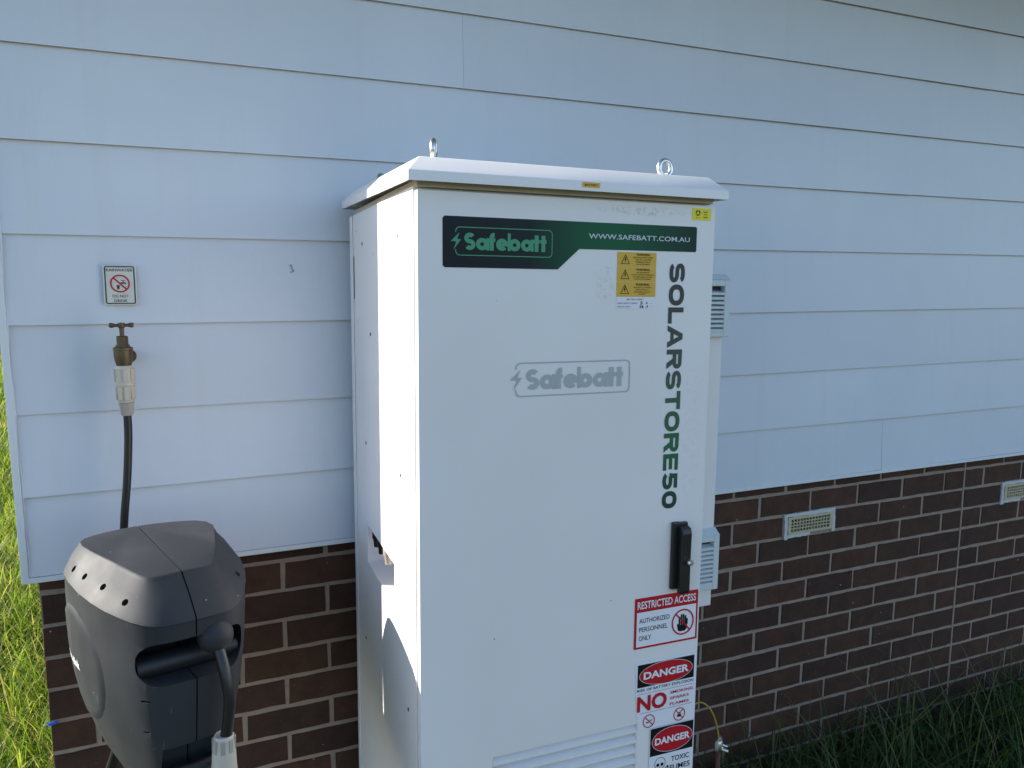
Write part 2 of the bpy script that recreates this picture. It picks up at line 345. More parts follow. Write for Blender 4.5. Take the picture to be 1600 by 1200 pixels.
for row in range(0, 14):
    L_ = CJ-(MOD/2 if row % 2 else 0); cuts = [L_-MOD*n for n in range(0, 15)]
    cuts = [c for c in cuts if c > -.56]+[-.5935]
    if row % 2: cuts = [CJ]+cuts
    cuts = sorted(set(cuts))
    right = [CJ]+[CJ+(MOD/2 if row % 2 else MOD)+MOD*n for n in range(0, 6)]
    right = [c for c in right if c <= XE+.001]
    for a, b in list(zip(cuts[:-1], cuts[1:]))+list(zip(right[:-1], right[1:])):
        if row == 2 and any(abs(a-va) < .02 and abs(b-vb) < .02 for va, vb in vent_spans): continue
        put_brick(a, b, row)
# control joint strip
mb = MB(); mb.box(CJ-.0045, CJ+.0045, BY+.0015, BY+.02, -1.4, -.002); hp_o = mb.build('joint_sealant', M['mortar'], base)
# air vents
def air_vent(a, b, name='air_vent'):
    z1 = BED0-CRS-.002; z0 = z1-CRS+.008
    mb = MB(); fr = .009
    # frame and grid bars
    gx0, gx1, gz0, gz1 = a+.012, b-.010, z0+.006, z1-.006
    ya, yb_ = BY-.0065, BY+.003
    mb.box(gx0, gx0+fr*1.6, ya, yb_, gz0, gz1); mb.box(gx1-fr*1.6, gx1, ya, yb_, gz0, gz1)
    mb.box(gx0+fr*1.6, gx1-fr*1.6, ya, yb_, gz1-fr, gz1); mb.box(gx0+fr*1.6, gx1-fr*1.6, ya, yb_, gz0, gz0+fr)
    v_ = hp(mb.build(name, M['vent'], house))
    nx_, nz_ = 13, 4; ix0, ix1, iz0, iz1 = gx0+fr*1.6, gx1-fr*1.6, gz0+fr, gz1-fr
    mb = MB()
    for i in range(1, nx_): x = ix0+(ix1-ix0)*i/nx_; mb.box(x-.0017, x+.0017, BY-.0052, BY+.0012, iz0, iz1)
    for j in range(1, nz_): z = iz0+(iz1-iz0)*j/nz_; mb.box(ix0, ix1, BY-.0058, BY+.0008, z-.0017, z+.0017)
    mb.build('grille_bars', M['vent'], v_)
    mb = MB(); mb.box(ix0-.002, ix1+.002, BY+.0016, BY+.0032, iz0-.002, iz1+.002); mb.build('cavity_shade_plate', M['hole'], v_)  # thin black plate stands in for the shade behind the bars
    mb = MB(); r_ = random.Random(int(a*100))
    def strip(x0, x1, z0_, z1_, n, horiz):
        P_ = []; Q_ = []
        for i in range(n+1):
            t = i/n; j1, j2 = r_.uniform(-.0025, .0025), r_.uniform(-.002, .002)
            if horiz: P_.append((x0+(x1-x0)*t, z0_+j1)); Q_.append((x0+(x1-x0)*t, z1_+j2))
            else: P_.append((x0+j1, z0_+(z1_-z0_)*t)); Q_.append((x1+j2, z0_+(z1_-z0_)*t))
        pts = P_+Q_[::-1]; m_ = len(pts); yb = BY+.004; yf = BY-.0042+r_.uniform(-.0005, .0005)
        mb.add([(x, yf, z) for x, z in pts]+[(x, yb, z) for x, z in pts],
               [(i, i+1, m_-2-i, m_-1-i) for i in range(n)]+[(i, m_+i, m_+(i+1) % m_, (i+1) % m_) for i in range(m_)])
    strip(a-.004, gx0-.0005, z0-.012, z1+.006, 7, False); strip(gx1+.0005, b+.004, z0-.006, z1+.008, 7, False)
    strip(gx0-.0004, gx1+.0004, gz1+.0005, z1+.008, 12, True); strip(gx0-.0004, gx1*.5+gx0*.5, z0-.007, gz0-.0005, 9, True)
    mb.build('mortar_smear', M['smear'], v_)
for a, b in vent_spans: air_vent(a, b)

# ------------------------------------------------------------------ flat print helpers (x right, z up on a face that looks along -y)
_tc = {}
def text2d(body, bold=0.0):
    key = (body, bold)
    if key in _tc: return _tc[key]
    cu = bpy.data.curves.new('t', 'FONT'); cu.body = body; cu.size = 1; cu.offset = bold; cu.resolution_u = 3
    o = bpy.data.objects.new('t', cu); COL.objects.link(o); bpy.context.view_layer.update()
    me = bpy.data.meshes.new_from_object(o.evaluated_get(bpy.context.evaluated_depsgraph_get()))
    v = np.array([p.co[:2] for p in me.vertices]); f = [tuple(p.vertices) for p in me.polygons]
    bpy.data.objects.remove(o); bpy.data.curves.remove(cu); bpy.data.meshes.remove(me)
    _tc[key] = (v, f); return _tc[key]
def thick(pts, th, closed=False):
    """polyline thickened to a ribbon -> verts, quads"""
    P = [Vector((a, b)) for a, b in pts]; n = len(P); v = []
    for i in range(n):
        p0 = P[(i-1) % n] if closed or i > 0 else P[i]; p1 = P[(i+1) % n] if closed or i < n-1 else P[i]
        w = (p1-p0).normalized(); nn = Vector((-w.y, w.x))*th/2; v += [tuple(P[i]+nn), tuple(P[i]-nn)]
    m = n if closed else n-1
    return v, [(2*i, 2*i+1, 2*((i+1) % n)+1, 2*((i+1) % n)) for i in range(m)]
def arc(cx, cy, rx, ry, a0, a1, n=18, e=2.0):
    out = []
    for k in range(n+1):
        t = R(a0+(a1-a0)*k/n); c, s_ = math.cos(t), math.sin(t)
        out.append((cx+rx*math.copysign(abs(c)**(2/e), c), cy+ry*math.copysign(abs(s_)**(2/e), s_)))
    return out
def bar(x0, y0, x1, y1): return [(x0, y0), (x1, y0), (x1, y1), (x0, y1)], [(0, 1, 2, 3)]
def wide_glyph(ch, th):
    """extended bold grotesque capitals, height 1; returns width and stroke pieces that do not overlap"""
    h = th/2
    if ch in 'O0':
        w = 1.12 if ch == 'O' else .98
        return w, [thick(arc(w/2, .5, w/2-h, .5-h, 0, 360, 40, 2.35)[:-1], th, True)]
    if ch == 'L': w = .86; return w, [bar(0, 0, th, 1), bar(th, 0, w, th*.92)]
    if ch == 'T': w = 1.0; return w, [bar(0, 1-th*.92, w, 1), bar(w/2-h, 0, w/2+h, 1-th*.92)]
    if ch == 'E': w = .92; return w, [bar(0, 0, th, 1), bar(th, 0, w, th*.86), bar(th, 1-th*.86, w, 1), bar(th, .5-th*.42, w*.94, .5+th*.42)]
    if ch == 'A':
        w = 1.2; t2 = th*1.12; k = (w-t2)/2
        L_ = [(0, 0), (t2, 0), (w/2, (w/2-t2)/k*1.0 if False else .74), (w/2, 1), (k, 1)]
        Rr = [(w, 0), (w/2+.0, .74), (w/2, 1), (w-k, 1)]
        cb = (.20, .20+th*.8)
        f = lambda y: t2+(w/2-t2)*y/.74
        return w, [(L_, [(0, 1, 2, 3, 4)]), ([(w-t2, 0), (w, 0), (w-k, 1), (w/2, 1), (w/2, .74)], [(0, 1, 2, 3, 4)]), ([(f(cb[0]), cb[0]), (w-f(cb[0]), cb[0]), (w-f(cb[1]), cb[1]), (f(cb[1]), cb[1])], [(0, 1, 2, 3)])]
    if ch == 'R':
        w = 1.05; yb = .40
        bowl = [(th, 1-h*.9)]+arc(w-.36, (1+yb)/2-h*.05, .36-h, (1-yb)/2-h*.9+.0, 90, -90, 16, 2.3)+[(th, yb+h*.85)]
        return w, [bar(0, 0, th, 1), thick(bowl, th*.9), ([(w*.46, yb), (w*.46+th*1.15, yb), (w, 0), (w-th*1.2, 0)], [(0, 3, 2, 1)])]
    if ch == 'S':
        w = 1.02; rx = w/2-h; ry = (1-th*.9)/4; e = 2.5; hh = th*.45
        up_ = arc(w/2, 1-hh-ry, rx, ry, 14, 270, 22, e); lo = arc(w/2, hh+ry, rx, ry, 90, -166, 22, e)
        return w, [thick(up_+lo[1:], th*.92)]
    if ch == '5':
        w = .98; ry = .33-h*.9
        return w, [bar(.10, 1-th*.9, w*.93, 1), ([(.10, 1-th*.9), (.10+th, 1-th*.9), (.06+th, .46), (.06, .46)], [(0, 3, 2, 1)]), thick([(.08+th*.9, .55)]+arc(w/2, .33, w/2-h, ry, 118, -160, 24, 2.3), th*.92)]
def round_glyph(ch, th):
    """geometric bold lower case (x height .72) with a capital S"""
    h = th/2; x = .72; r = x/2-h
    if ch == 'S':
        w = .66; rx = w/2-h; ry = (1-th)/4
        return w, [thick(arc(w/2, 1-h-ry, rx, ry, 35, 270, 20)+arc(w/2, h+ry, rx, ry, 90, -145, 20)[1:], th)]
    if ch == 'a': w = .74; return w, [thick(arc(x/2, x/2, r, r, 0, 360, 32)[:-1], th, True), bar(w-th*.55, 0, w+th*.2, x)]
    if ch == 'b': w = .74; return w, [bar(-th*.2, 0, th*.55, 1.04), thick(arc(w-x/2, x/2, r, r, 0, 360, 32)[:-1], th, True)]
    if ch == 'e': w = .72; return w, [thick(arc(x/2, x/2, r, r, 0, 318, 30), th), bar(th*.6, x/2-th*.36, w-.02, x/2+th*.3)]
    if ch == 'f': w = .40; return w, [thick([(w*.42, 0), (w*.42, .72)]+arc(w*.42+.17, .80, .17, .17-h*.4, 180, 88, 8), th), bar(0, x-th*.85, w*.95, x)]
    if ch == 't': w = .40; return w, [bar(w*.5-h, 0, w*.5+h, .98), bar(0, x-th*.85, w, x)]
def stroke_text(body, glyph, th, gap):
    """list of pieces (verts, faces) laid out from x = 0, plus total width"""
    x = 0; out = []
    for ch in body:
        w, pcs = glyph(ch, th)
        for v, f in pcs: out.append(([(a+x, b) for a, b in v], f))
        x += w+gap
    return out, x-gap
class Print:
    def __init__(s): s.v = []; s.f = []
    def add(s, v, f): n = len(s.v); s.v += [(float(a), float(b)) for a, b in v]; s.f += [tuple(i+n for i in q) for q in f]; return s
    def poly(s, pts): return s.add(pts, [tuple(range(len(pts)))])
    def rect(s, x0, z0, x1, z1): return s.poly([(x0, z0), (x1, z0), (x1, z1), (x0, z1)])
    def text(s, body, x0, z0, x1, z1, bold=0.0, rot=False):
        v, f = text2d(body, bold); lo, hi = v.min(0), v.max(0); u = (v-lo)/(hi-lo)
        if rot: return s.add([(x1-(1-b)*(x1-x0), z1-a*(z1-z0)) for a, b in u], f)       # reads from top to bottom
        return s.add([(x0+a*(x1-x0), z0+b*(z1-z0)) for a, b in u], f)
    def strokes(s, body, glyph, th, gap, x0, z0, x1, z1, rot=False):
        pcs, w = stroke_text(body, glyph, th, gap)
        for v, f in pcs:
            s.lift = getattr(s, 'lift', 0)
            if rot: vv = [(x0+b*(x1-x0), z1-a/w*(z1-z0)) for a, b in v]
            else: vv = [(x0+a/w*(x1-x0), z0+b*(z1-z0)) for a, b in v]
            n0 = len(s.v); s.add(vv, f)
            s.off = getattr(s, 'off', {}); k = len(s.off_groups) if hasattr(s, 'off_groups') else 0
            s.off_groups = getattr(s, 'off_groups', [])+[(n0, len(s.v), k % 3)]
        return s
    def ell(s, cx, cz, rx, rz, n=48): return s.poly([(cx+rx*math.cos(k*2*math.pi/n), cz+rz*math.sin(k*2*math.pi/n)) for k in range(n)])
    def loop(s, outer, inner):
        n = len(outer); return s.add(outer+inner, [(i, (i+1) % n, n+(i+1) % n, n+i) for i in range(n)])
    def ring(s, cx, cz, rx, rz, w, n=48):
        c = [(math.cos(k*2*math.pi/n), math.sin(k*2*math.pi/n)) for k in range(n)]
        return s.loop([(cx+rx*a, cz+rz*b) for a, b in c], [(cx+(rx-w)*a, cz+(rz-w)*b) for a, b in c])
    def line(s, x0, z0, x1, z1, w):
        dx, dz = x1-x0, z1-z0; l = math.hypot(dx, dz); nx, nz = -dz/l*w/2, dx/l*w/2
        return s.poly([(x0-nx, z0-nz), (x1-nx, z1-nz), (x1+nx, z1+nz), (x0+nx, z0+nz)])
    @staticmethod
    def rr(x0, z0, x1, z1, r, n=6):
        out = []
        for cx, cz, a0 in ((x1-r, z1-r, 0), (x0+r, z1-r, 90), (x0+r, z0+r, 180), (x1-r, z0+r, 270)):
            out += [(cx+r*math.cos(R(a0+90*k/n)), cz+r*math.sin(R(a0+90*k/n))) for k in range(n+1)]
        return out
    def rrect(s, x0, z0, x1, z1, r): return s.poly(s.rr(x0, z0, x1, z1, r))
    def rframe(s, x0, z0, x1, z1, r, w): return s.loop(s.rr(x0, z0, x1, z1, r), s.rr(x0+w, z0+w, x1-w, z1-w, max(r-w, .0003)))
    def build(s, name, mat, parent, y, curl=None):
        yy = [y]*len(s.v)
        for a_, b_, k in getattr(s, 'off_groups', []):      # crossing strokes sit a hair apart
            for i in range(a_, b_): yy[i] = y-.00005*k
        o = mesh_obj(name, [(a, yy[i], b) for i, (a, b) in enumerate(s.v)], s.f, mat, parent)
        me = o.data
        bm = bmesh.new(); bm.from_mesh(me)
        for fc in bm.faces:
            fc.normal_update()
            if fc.normal.y > 0: fc.normal_flip()
        bm.to_mesh(me); bm.free(); return o
def sheet(name, pts, mat, parent, y, th=.0006):
    """a sticker: thin solid with its outline"""
    n = len(pts); v = [(a, y, b) for a, b in pts]+[(a, y+th, b) for a, b in pts]
    return mesh_obj(name, v, [tuple(range(n)), tuple(range(2*n-1, n-1, -1))]+[(i, n+i, n+(i+1) % n, (i+1) % n) for i in range(n)], mat, parent)
RECT = lambda x0, z0, x1, z1: [(x0, z0), (x1, z0), (x1, z1), (x0, z1)]

# ------------------------------------------------------------------ battery cabinet (own frame: x right, y back, z up; z = 0 at the top of its door)
cab = empty('battery_cabinet', (0, 0, 0), 'tall white steel battery cabinet with green banner standing against the wall', 'cabinet')
cab.matrix_world = Matrix.Translation((.18196, -.72382, .89624)) @ (Matrix.Rotation(-.01669, 4, 'Z') @ Matrix.Rotation(-.0035, 4, 'X') @ Matrix.Rotation(.01074, 4, 'Y'))
W, D, ZB = .651, .664, -1.95
# body shell with a cable recess in its left side
ry0, ry1, rz0, rz1, rd = .208, .510, -.877, -.778, .075
mb = MB(); Y0 = .0225
ys = [Y0, ry0, ry1, D]; zs = [ZB, rz0, rz1, .004]
for i in range(3):
    for j in range(3):
        if i == 1 and j == 1: continue
        mb.add([(0, ys[i], zs[j]), (0, ys[i+1], zs[j]), (0, ys[i+1], zs[j+1]), (0, ys[i], zs[j+1])], [(3, 2, 1, 0)])
# recess walls
mb.add([(0, ry0, rz0), (0, ry1, rz0), (0, ry1, rz1), (0, ry0, rz1), (rd, ry0, rz0), (rd, ry1, rz0), (rd, ry1, rz1), (rd, ry0, rz1)],
       [(0, 1, 5, 4), (1, 2, 6, 5), (2, 3, 7, 6), (3, 0, 4, 7), (4, 5, 6, 7)])
# front frame, right, back, top, bottom
mb.add([(0, Y0, ZB), (W, Y0, ZB), (W, Y0, .004), (0, Y0, .004), (0, D, ZB), (W, D, ZB), (W, D, .004), (0, D, .004)],
       [(0, 1, 2, 3), (1, 5, 6, 2), (5, 4, 7, 6), (3, 2, 6, 7), (4, 5, 1, 0)])
body = mb.build('body', M['cab'], cab)
bm = bmesh.new(); bm.from_mesh(body.data); bmesh.ops.remove_doubles(bm, verts=bm.verts, dist=1e-5); bmesh.ops.recalc_face_normals(bm, faces=bm.faces); bm.to_mesh(body.data); bm.free()
# rear flange along the back-left edge and small rivet holes
mb = MB(); mb.box(-.0035, -.0004, D-.020, D+.012, ZB, .003); mb.build('rear_flange', M['cab'], cab, bevel=.001, seg=1)
for y, z in ((.521, -.074), (.148, -.078), (.434, -.290), (.140, -.564), (.511, -.5675), (.30, -.40), (.09, -1.05), (.55, -1.1)):
    mb = MB(); mb.cyl((-.0009, y, z), (.002, y, z), .0042, 12); mb.build('rivet_hole', M['hole'], cab)
mb = MB(); mb.box(-.0012, .001, .6335, .6365, -.21, -.10); mb.build('panel_slot', M['slot'], cab)
# cable glands inside the recess
for k, (y, r_) in enumerate(((.455, .017), (.40, .016), (.325, .018))):
    mb = MB(); mb.lathe([(r_*.5, 0), (r_*.7, -.004), (r_*.7, -.020), (r_*.55, -.024), (r_*.45, -.042), (.004, -.043)], (.013, y, rz1), 14)
    mb.build('cable_gland', M['black'] if k < 2 else M['nut'], body, 40)
# door with louvred opening
lx0, lx1, lz0, lz1 = .1545, .4967, -1.52, -1.140
mb = MB(); xs_ = [.0025, lx0, lx1, W-.0015]; zs_ = [ZB+.03, lz0, lz1, -.004]
for yy, flip in ((0., False), (.0195, True)):
    for i in range(3):
        for j in range(3):
            if i == 1 and j == 1: continue
            q = [(xs_[i], yy, zs_[j]), (xs_[i+1], yy, zs_[j]), (xs_[i+1], yy, zs_[j+1]), (xs_[i], yy, zs_[j+1])]
            mb.add(q, [(3, 2, 1, 0) if flip else (0, 1, 2, 3)])
a, b, c_, e = xs_[0], xs_[3], zs_[0], zs_[3]
mb.add([(a, 0, c_), (b, 0, c_), (b, 0, e), (a, 0, e), (a, .0195, c_), (b, .0195, c_), (b, .0195, e), (a, .0195, e)], [(0, 4, 5, 1), (1, 5, 6, 2), (2, 6, 7, 3), (3, 7, 4, 0)])
mb.add([(lx0, 0, lz0), (lx1, 0, lz0), (lx1, 0, lz1), (lx0, 0, lz1), (lx0, .0195, lz0), (lx1, .0195, lz0), (lx1, .0195, lz1), (lx0, .0195, lz1)], [(1, 5, 4, 0), (2, 6, 5, 1), (3, 7, 6, 2), (0, 4, 7, 3)])
door = mb.build('door', M['cab'], cab)
bm = bmesh.new(); bm.from_mesh(door.data); bmesh.ops.remove_doubles(bm, verts=bm.verts, dist=1e-5); bmesh.ops.recalc_face_normals(bm, faces=bm.faces)
es = [e_ for e_ in bm.edges if len(e_.link_faces) == 2 and e_.calc_face_angle(0) > R(60)]
bmesh.ops.bevel(bm, geom=es, offset=.0018, segments=2, profile=.6, affect='EDGES'); bm.to_mesh(door.data); bm.free()
door.data.polygons.foreach_set('use_smooth', [True]*len(door.data.polygons)); door.data.set_sharp_from_angle(angle=R(35))
k = 0; z = lz1-.003
while z > lz0+.01:
    mb = MB(); mb.prism_x([(.0005, z-.0165), (.0018, z-.0168), (.0165, z-.002), (.0172, z+.0002), (.0155, z+.0002), (.0025, z-.0085), (.0005, z-.0095)], lx0+.0006, lx1-.0006)
    mb.build('louvre_slat', M['cab'], door); z -= .0245
mb = MB(); mb.box(lx0-.01, lx1+.01, .0202, .0215, lz0-.01, lz1+.01); mb.build('louvre_backing', M['cab'], door)
# door handle: black swing handle in a black dish, key knob
mb = MB(); mb.box(.5665, .5865, -.010, -.0002, -.8345, -.6825); mb.build('handle_plate', M['black'], door, bevel=.003)
mb = MB()
pr = [(-.010, -.690), (-.024, -.694), (-.027, -.705), (-.0255, -.765), (-.026, -.835), (-.022, -.843), (-.012, -.842), (-.010, -.83)]
mb.prism_x(pr, .5800, .6045); mb.build('handle', M['black'], door, bevel=.003)
mb = MB(); mb.box(.585, .6045, -.0102, -.0002, -.838, -.684); mb.build('handle_base', M['black'], door, bevel=.002)
mb = MB(); mb.lathe([(.0062, 0), (.0068, .004), (.0068, .010), (.0045, .013), (.0008, .0132)], (.5975, -.0262, -.768), 16, 'Y'); mb.build('lock_knob', M['steel'], door, 40)
# lid: skirt, chamfers, top; it falls slightly to the front
lid_l, lid_r, lid_f, lid_b = -.0205, .664, -.025, .690
sl = .0215
def zl(y, z): return z+sl*(y-lid_f)
ins = .0278; V = []
for (x0, x1, y0, y1, z) in ((lid_l, lid_r, lid_f, lid_b, .0085), (lid_l, lid_r, lid_f, lid_b, .0262), (lid_l+ins, lid_r-ins-.004, lid_f+ins, lid_b-ins, .0545)):
    V += [(x0, y0, zl(y0, z)), (x1, y0, zl(y0, z)), (x1, y1, zl(y1, z)), (x0, y1, zl(y1, z))]
F_ = [(4*l+i, 4*l+(i+1) % 4, 4*l+4+(i+1) % 4, 4*l+4+i) for l in (0, 1) for i in range(4)]+[(8, 9, 10, 11)]
# skirt return underneath, leaving a shadow gap above the door
for (x0, x1, y0, y1, z) in ((lid_l+.0025, lid_r-.0025, lid_f+.0025, lid_b-.0025, .0085), (lid_l+.0025, lid_r-.0025, lid_f+.0025, lid_b-.0025, .017)):
    V += [(x0, y0, zl(y0, z)), (x1, y0, zl(y0, z)), (x1, y1, zl(y1, z)), (x0, y1, zl(y1, z))]
F_ += [(i, 12+i, 12+(i+1) % 4, (i+1) % 4) for i in range(4)]+[(12+i, 16+i, 16+(i+1) % 4, 12+(i+1) % 4) for i in range(4)]+[(19, 18, 17, 16)]
lid = mesh_obj('lid', V, F_, M['cab'], cab)
bm = bmesh.new(); bm.from_mesh(lid.data); bmesh.ops.recalc_face_normals(bm, faces=bm.faces)
es = [e_ for e_ in bm.edges if len(e_.link_faces) == 2 and e_.calc_face_angle(0) > R(30) and max(v_.co.z for v_ in e_.verts) > .024]
bmesh.ops.bevel(bm, geom=es, offset=.0018, segments=2, profile=.6, affect='EDGES'); bm.to_mesh(lid.data); bm.free()
lid.data.polygons.foreach_set('use_smooth', [True]*len(lid.data.polygons)); lid.data.set_sharp_from_angle(angle=R(32))
mb = MB(); mb.box(.004, W-.004, .006, D-.01, .002, .0165); mb.build('lid_gasket', plain('gasket', (.46, .43, .36), .8, var=.15), lid)
mb = MB()
for i in range(64): mb.box(.02+i*.0096, .0255+i*.0096, -.0148, -.0135, .0115, .0145)
mb.build('drip_slots', M['slot'], lid)
# lifting eye bolts
def eye(x, y, turn):
    zt = zl(y, .0545)
    mb = MB(); n, m_ = 28, 12; Rr, rr_ = .0160, .0058; c, s = math.cos(turn), math.sin(turn); v = []
    for i in range(n):
        A = 2*math.pi*i/n
        for j in range(m_):
            B = 2*math.pi*j/m_; rad = Rr+rr_*math.cos(B); u = rad*math.cos(A); h = rad*math.sin(A); w = rr_*math.sin(B)
            v.append((x+u*c-w*s, y+u*s+w*c, zt+.0205+h))
    mb.add(v, [(i*m_+j, ((i+1) % n)*m_+j, ((i+1) % n)*m_+(j+1) % m_, i*m_+(j+1) % m_) for i in range(n) for j in range(m_)])
    mb.lathe([(.0001, 0), (.0125, 0), (.0125, .003), (.0075, .005), (.006, .008), (.0001, .0085)], (x, y, zt-.001), 18)
    mb.build('lifting_eye', M['steel'], cab, 60)
for x, y, t in ((.048, .052, R(68)), (.560, .060, R(8)), (.066, .600, R(50)), (.60, .60, R(20))): eye(x, y, t)
# vent duct on the right-hand side with two louvred hoods
mb = MB(); mb.box(W+.0005, .757, .1, .42, -.9425, -.165); duct = mb.build('side_duct', M['cab'], cab, bevel=.002)
def hood(zt, zb):
    x0, x1, yb, yf = W+.004, .7605, .0995, .080
    mb = MB(); fr = .016
    for xa, xb, za, zb_ in ((x1-fr, x1, zb, zt), (x0, x0+fr, zb, zt), (x0+fr, x1-fr, zt-.014, zt), (x0+fr, x1-fr, zb, zb+.012)):
        mb.box(xa, xb, yf, yb, za, zb_)
    h = mb.build('vent_hood', M['vgrey'], cab, bevel=.0012, seg=1)
    mb = MB(); mb.prism_x([(yf, zt+.0006), (yb, zt+.0006), (yb, zt+.014)], x0, x1); mb.build('rain_cap', M['vgrey'], h)
    mb = MB(); mb.box(x0+fr, x1-fr, yb-.003, yb-.0006, zb+.012, zt-.014); mb.build('vent_filter', M['slot'], h)
    n = 9; z0, z1 = zb+.012, zt-.014-.010
    for i in range(n):
        z = z1-(z1-z0)*i/n; p_ = (z1-z0)/n
        mb = MB(); mb.prism_x([(yf+.001, z-p_*.98), (yf+.001, z-p_*.45), (yb-.0035, z), (yb-.0035, z-p_*.22), (yf+.003, z-p_*.98)], x0+fr+.0003, x1-fr-.0003); mb.build('vent_louvre', M['vgrey'], h)
hood(-.156, -.286); hood(-.760, -.894)
# plinth
mb = MB(); mb.box(-.02, W+.03, -.03, D+.02, -2.10, ZB-.001); mb.build('plinth', M['conc'], cab, bevel=.008)

# --- stickers and lettering on the door
def logo(pr, x0, z0, x1, z1, thick):
    """lightning bolt + word inside a rounded frame broken by the bolt"""
    w, h = x1-x0, z1-z0; X = lambda t: x0+t*w; Z = lambda t: z0+t*h
    out = Print.rr(x0, z0, x1, z1, h*.16); inn = Print.rr(x0+thick, z0+thick, x1-thick, z1-thick, h*.13); n = len(out)
    for i in range(n):
        j = (i+1) % n; mx = (out[i][0]+out[j][0])/2; mz = (out[i][1]+out[j][1])/2
        if mx < x0+thick*1.5 and abs(out[i][1]-out[j][1]) > h*.3:     # left side: leave the gap where the bolt stands
            pr.rect(x0, Z(.80), x0+thick, out[i][1] if out[i][1] > out[j][1] else out[j][1]); pr.rect(x0, min(out[i][1], out[j][1]), x0+thick, Z(.22)); continue
        pr.add([out[i], out[j], inn[j], inn[i]], [(0, 1, 2, 3)])
    pr.poly([(X(.042), Z(.80)), (X(-.045), Z(.49)), (X(.000), Z(.49)), (X(.008), Z(.46)), (X(-.02), Z(.18)), (X(.056), Z(.56)), (X(.018), Z(.57))])
    pr.strokes('Safebatt', round_glyph, .25, .03, X(.088), Z(.20), X(.935), Z(.80))
ban_pts = []
bx0, bx1, bz1 = .0495, .6048, -.0480
pts = [(bx0, -.1385), (bx0+.004, -.1418), (.2835, -.1418), (.3300, -.1010), (bx1-.002, -.1000), (bx1, -.0975), (bx1, bz1-.003), (bx1-.003, bz1), (bx0+.004, bz1), (bx0, bz1-.004)]
ban = sheet('banner_sticker', pts, grad_mat('banner_print', 0, [(0, (.003, .006, .013)), (.30, (.003, .012, .016)), (.52, (.002, .085, .036)), (.66, (.002, .095, .040)), (1, (.002, .024, .020))], .06, .60, .42), cab, -.0009)
pr = Print(); logo(pr, .0735, -.1198, .2712, -.0668, .0018); pr.build('logo_lettering', M['mint'], ban, -.0016)
pr = Print(); pr.text('WWW.SAFEBATT.COM.AU', .3500, -.0800, .5872, -.0702, .012); pr.build('web_address', M['pale'], ban, -.0016)
pr = Print(); logo(pr, .1960, -.3912, .4528, -.3232, .0026); pr.build('grey_logo', M['grey'], cab, -.0008)
pr = Print(); pr.strokes('SOLARSTORE50', wide_glyph, .265, .095, .5408, -.6515, .5785, -.1240, rot=True)
pr.build('vertical_lettering', grad_mat('fade_print', 2, [(0, (.035, .050, .050)), (.10, (.030, .075, .055)), (.22, (.030, .135, .060)), (.40, (.045, .130, .070)), (.55, (.075, .095, .085)), (.8, (.055, .065, .062)), (1, (.045, .052, .052))], -.652, -.124, .4), cab, -.0008)
# amber warnings and the white supply label
lines = {0: ['MULTIPLE BATTERY SYSTEMS', 'TURN OFF ALL BATTERY', 'SYSTEM ISOLATORS TO', 'ISOLATE EQUIPMENT'], 1: ['ARC FLASH HAZARD', 'DO NOT DISCONNECT CONNECTORS', 'OR CABLES UNDER LOAD AND', 'WITHOUT PPE EQUIPMENT'], 2: ['MULTIPLE D.C. SOURCES', 'TURN OFF ALL D.C.', 'ISOLATORS TO ISOLATE', 'EQUIPMENT']}
for k in range(3):
    z1 = -.1042-.0302*k; z0 = z1-.0294
    st = sheet('warning_label', RECT(.4160, z0, .5076, z1), M['amber'], cab, -.0009)
    pr = Print(); o_, i_ = [(.4243, z0+.0055), (.4447, z0+.0055), (.4345, z1-.0045)], [(.4262, z0+.0066), (.4428, z0+.0066), (.4345, z1-.0068)]
    pr.loop(o_, i_); pr.poly([(.4350, z1-.0095), (.4322, z0+.0135), (.4342, z0+.0138), (.4335, z0+.0078), (.4368, z0+.0155), (.4348, z0+.0152), (.4362, z1-.0100)])
    pr.text('WARNING', .4600, z1-.0072, .4925, z1-.0022, .01)
    for j, t in enumerate(lines[k]):
        w = len(t)*.00190; zz = z1-.0118-j*.0046; pr.text(t, .4762-w/2, zz, .4762+w/2, zz+.0027, .004)
    pr.build('lettering', M['ink'], st, -.0015)
st = sheet('supply_label', RECT(.4160, -.2188, .5040, -.1950), M['white'], cab, -.0009)
pr = Print(); pr.text('BATTERY SUPPLY', .4400, -.2012, .4800, -.1980); pr.text('SHORT CIRCUIT CURRENT', .4190, -.2090, .4660, -.2060); pr.text('MAX D.C. VOLTS', .4190, -.2158, .4490, -.2128)
pr.text('A', .4975, -.2088, .4995, -.2062); pr.text('V', .4975, -.2156, .4995, -.2130)
pr.build('lettering', M['navy'], st, -.0015)
pr = Print(); pr.text('5', .4725, -.2100, .4775, -.2035, .02); pr.text('K', .4860, -.2090, .4905, -.2045, .02); pr.text('56', .4705, -.2172, .4800, -.2110, .02); pr.text('.4', .4850, -.2165, .4905, -.2115, .02)
pr.build('handwriting', M['ink'], st, -.0015)
st = sheet('yellow_label', Print.rr(.5915, -.0338, .6385, -.0095, .001), M['yellow'], cab, -.0009)
pr = Print(); cx, cz = .6055, -.0190
for k in range(3):
    a0 = 90+120*k; pts_o = [(cx+.0058*math.cos(R(a0+8+t*17)), cz+.0058*math.sin(R(a0+8+t*17))) for t in range(7)]; pts_i = [(cx+.0034*math.cos(R(a0+8+t*17)), cz+.0034*math.sin(R(a0+8+t*17))) for t in range(6, -1, -1)]
    pr.add(pts_o+pts_i, [(t, t+1, 12-t, 13-t) for t in range(6)])
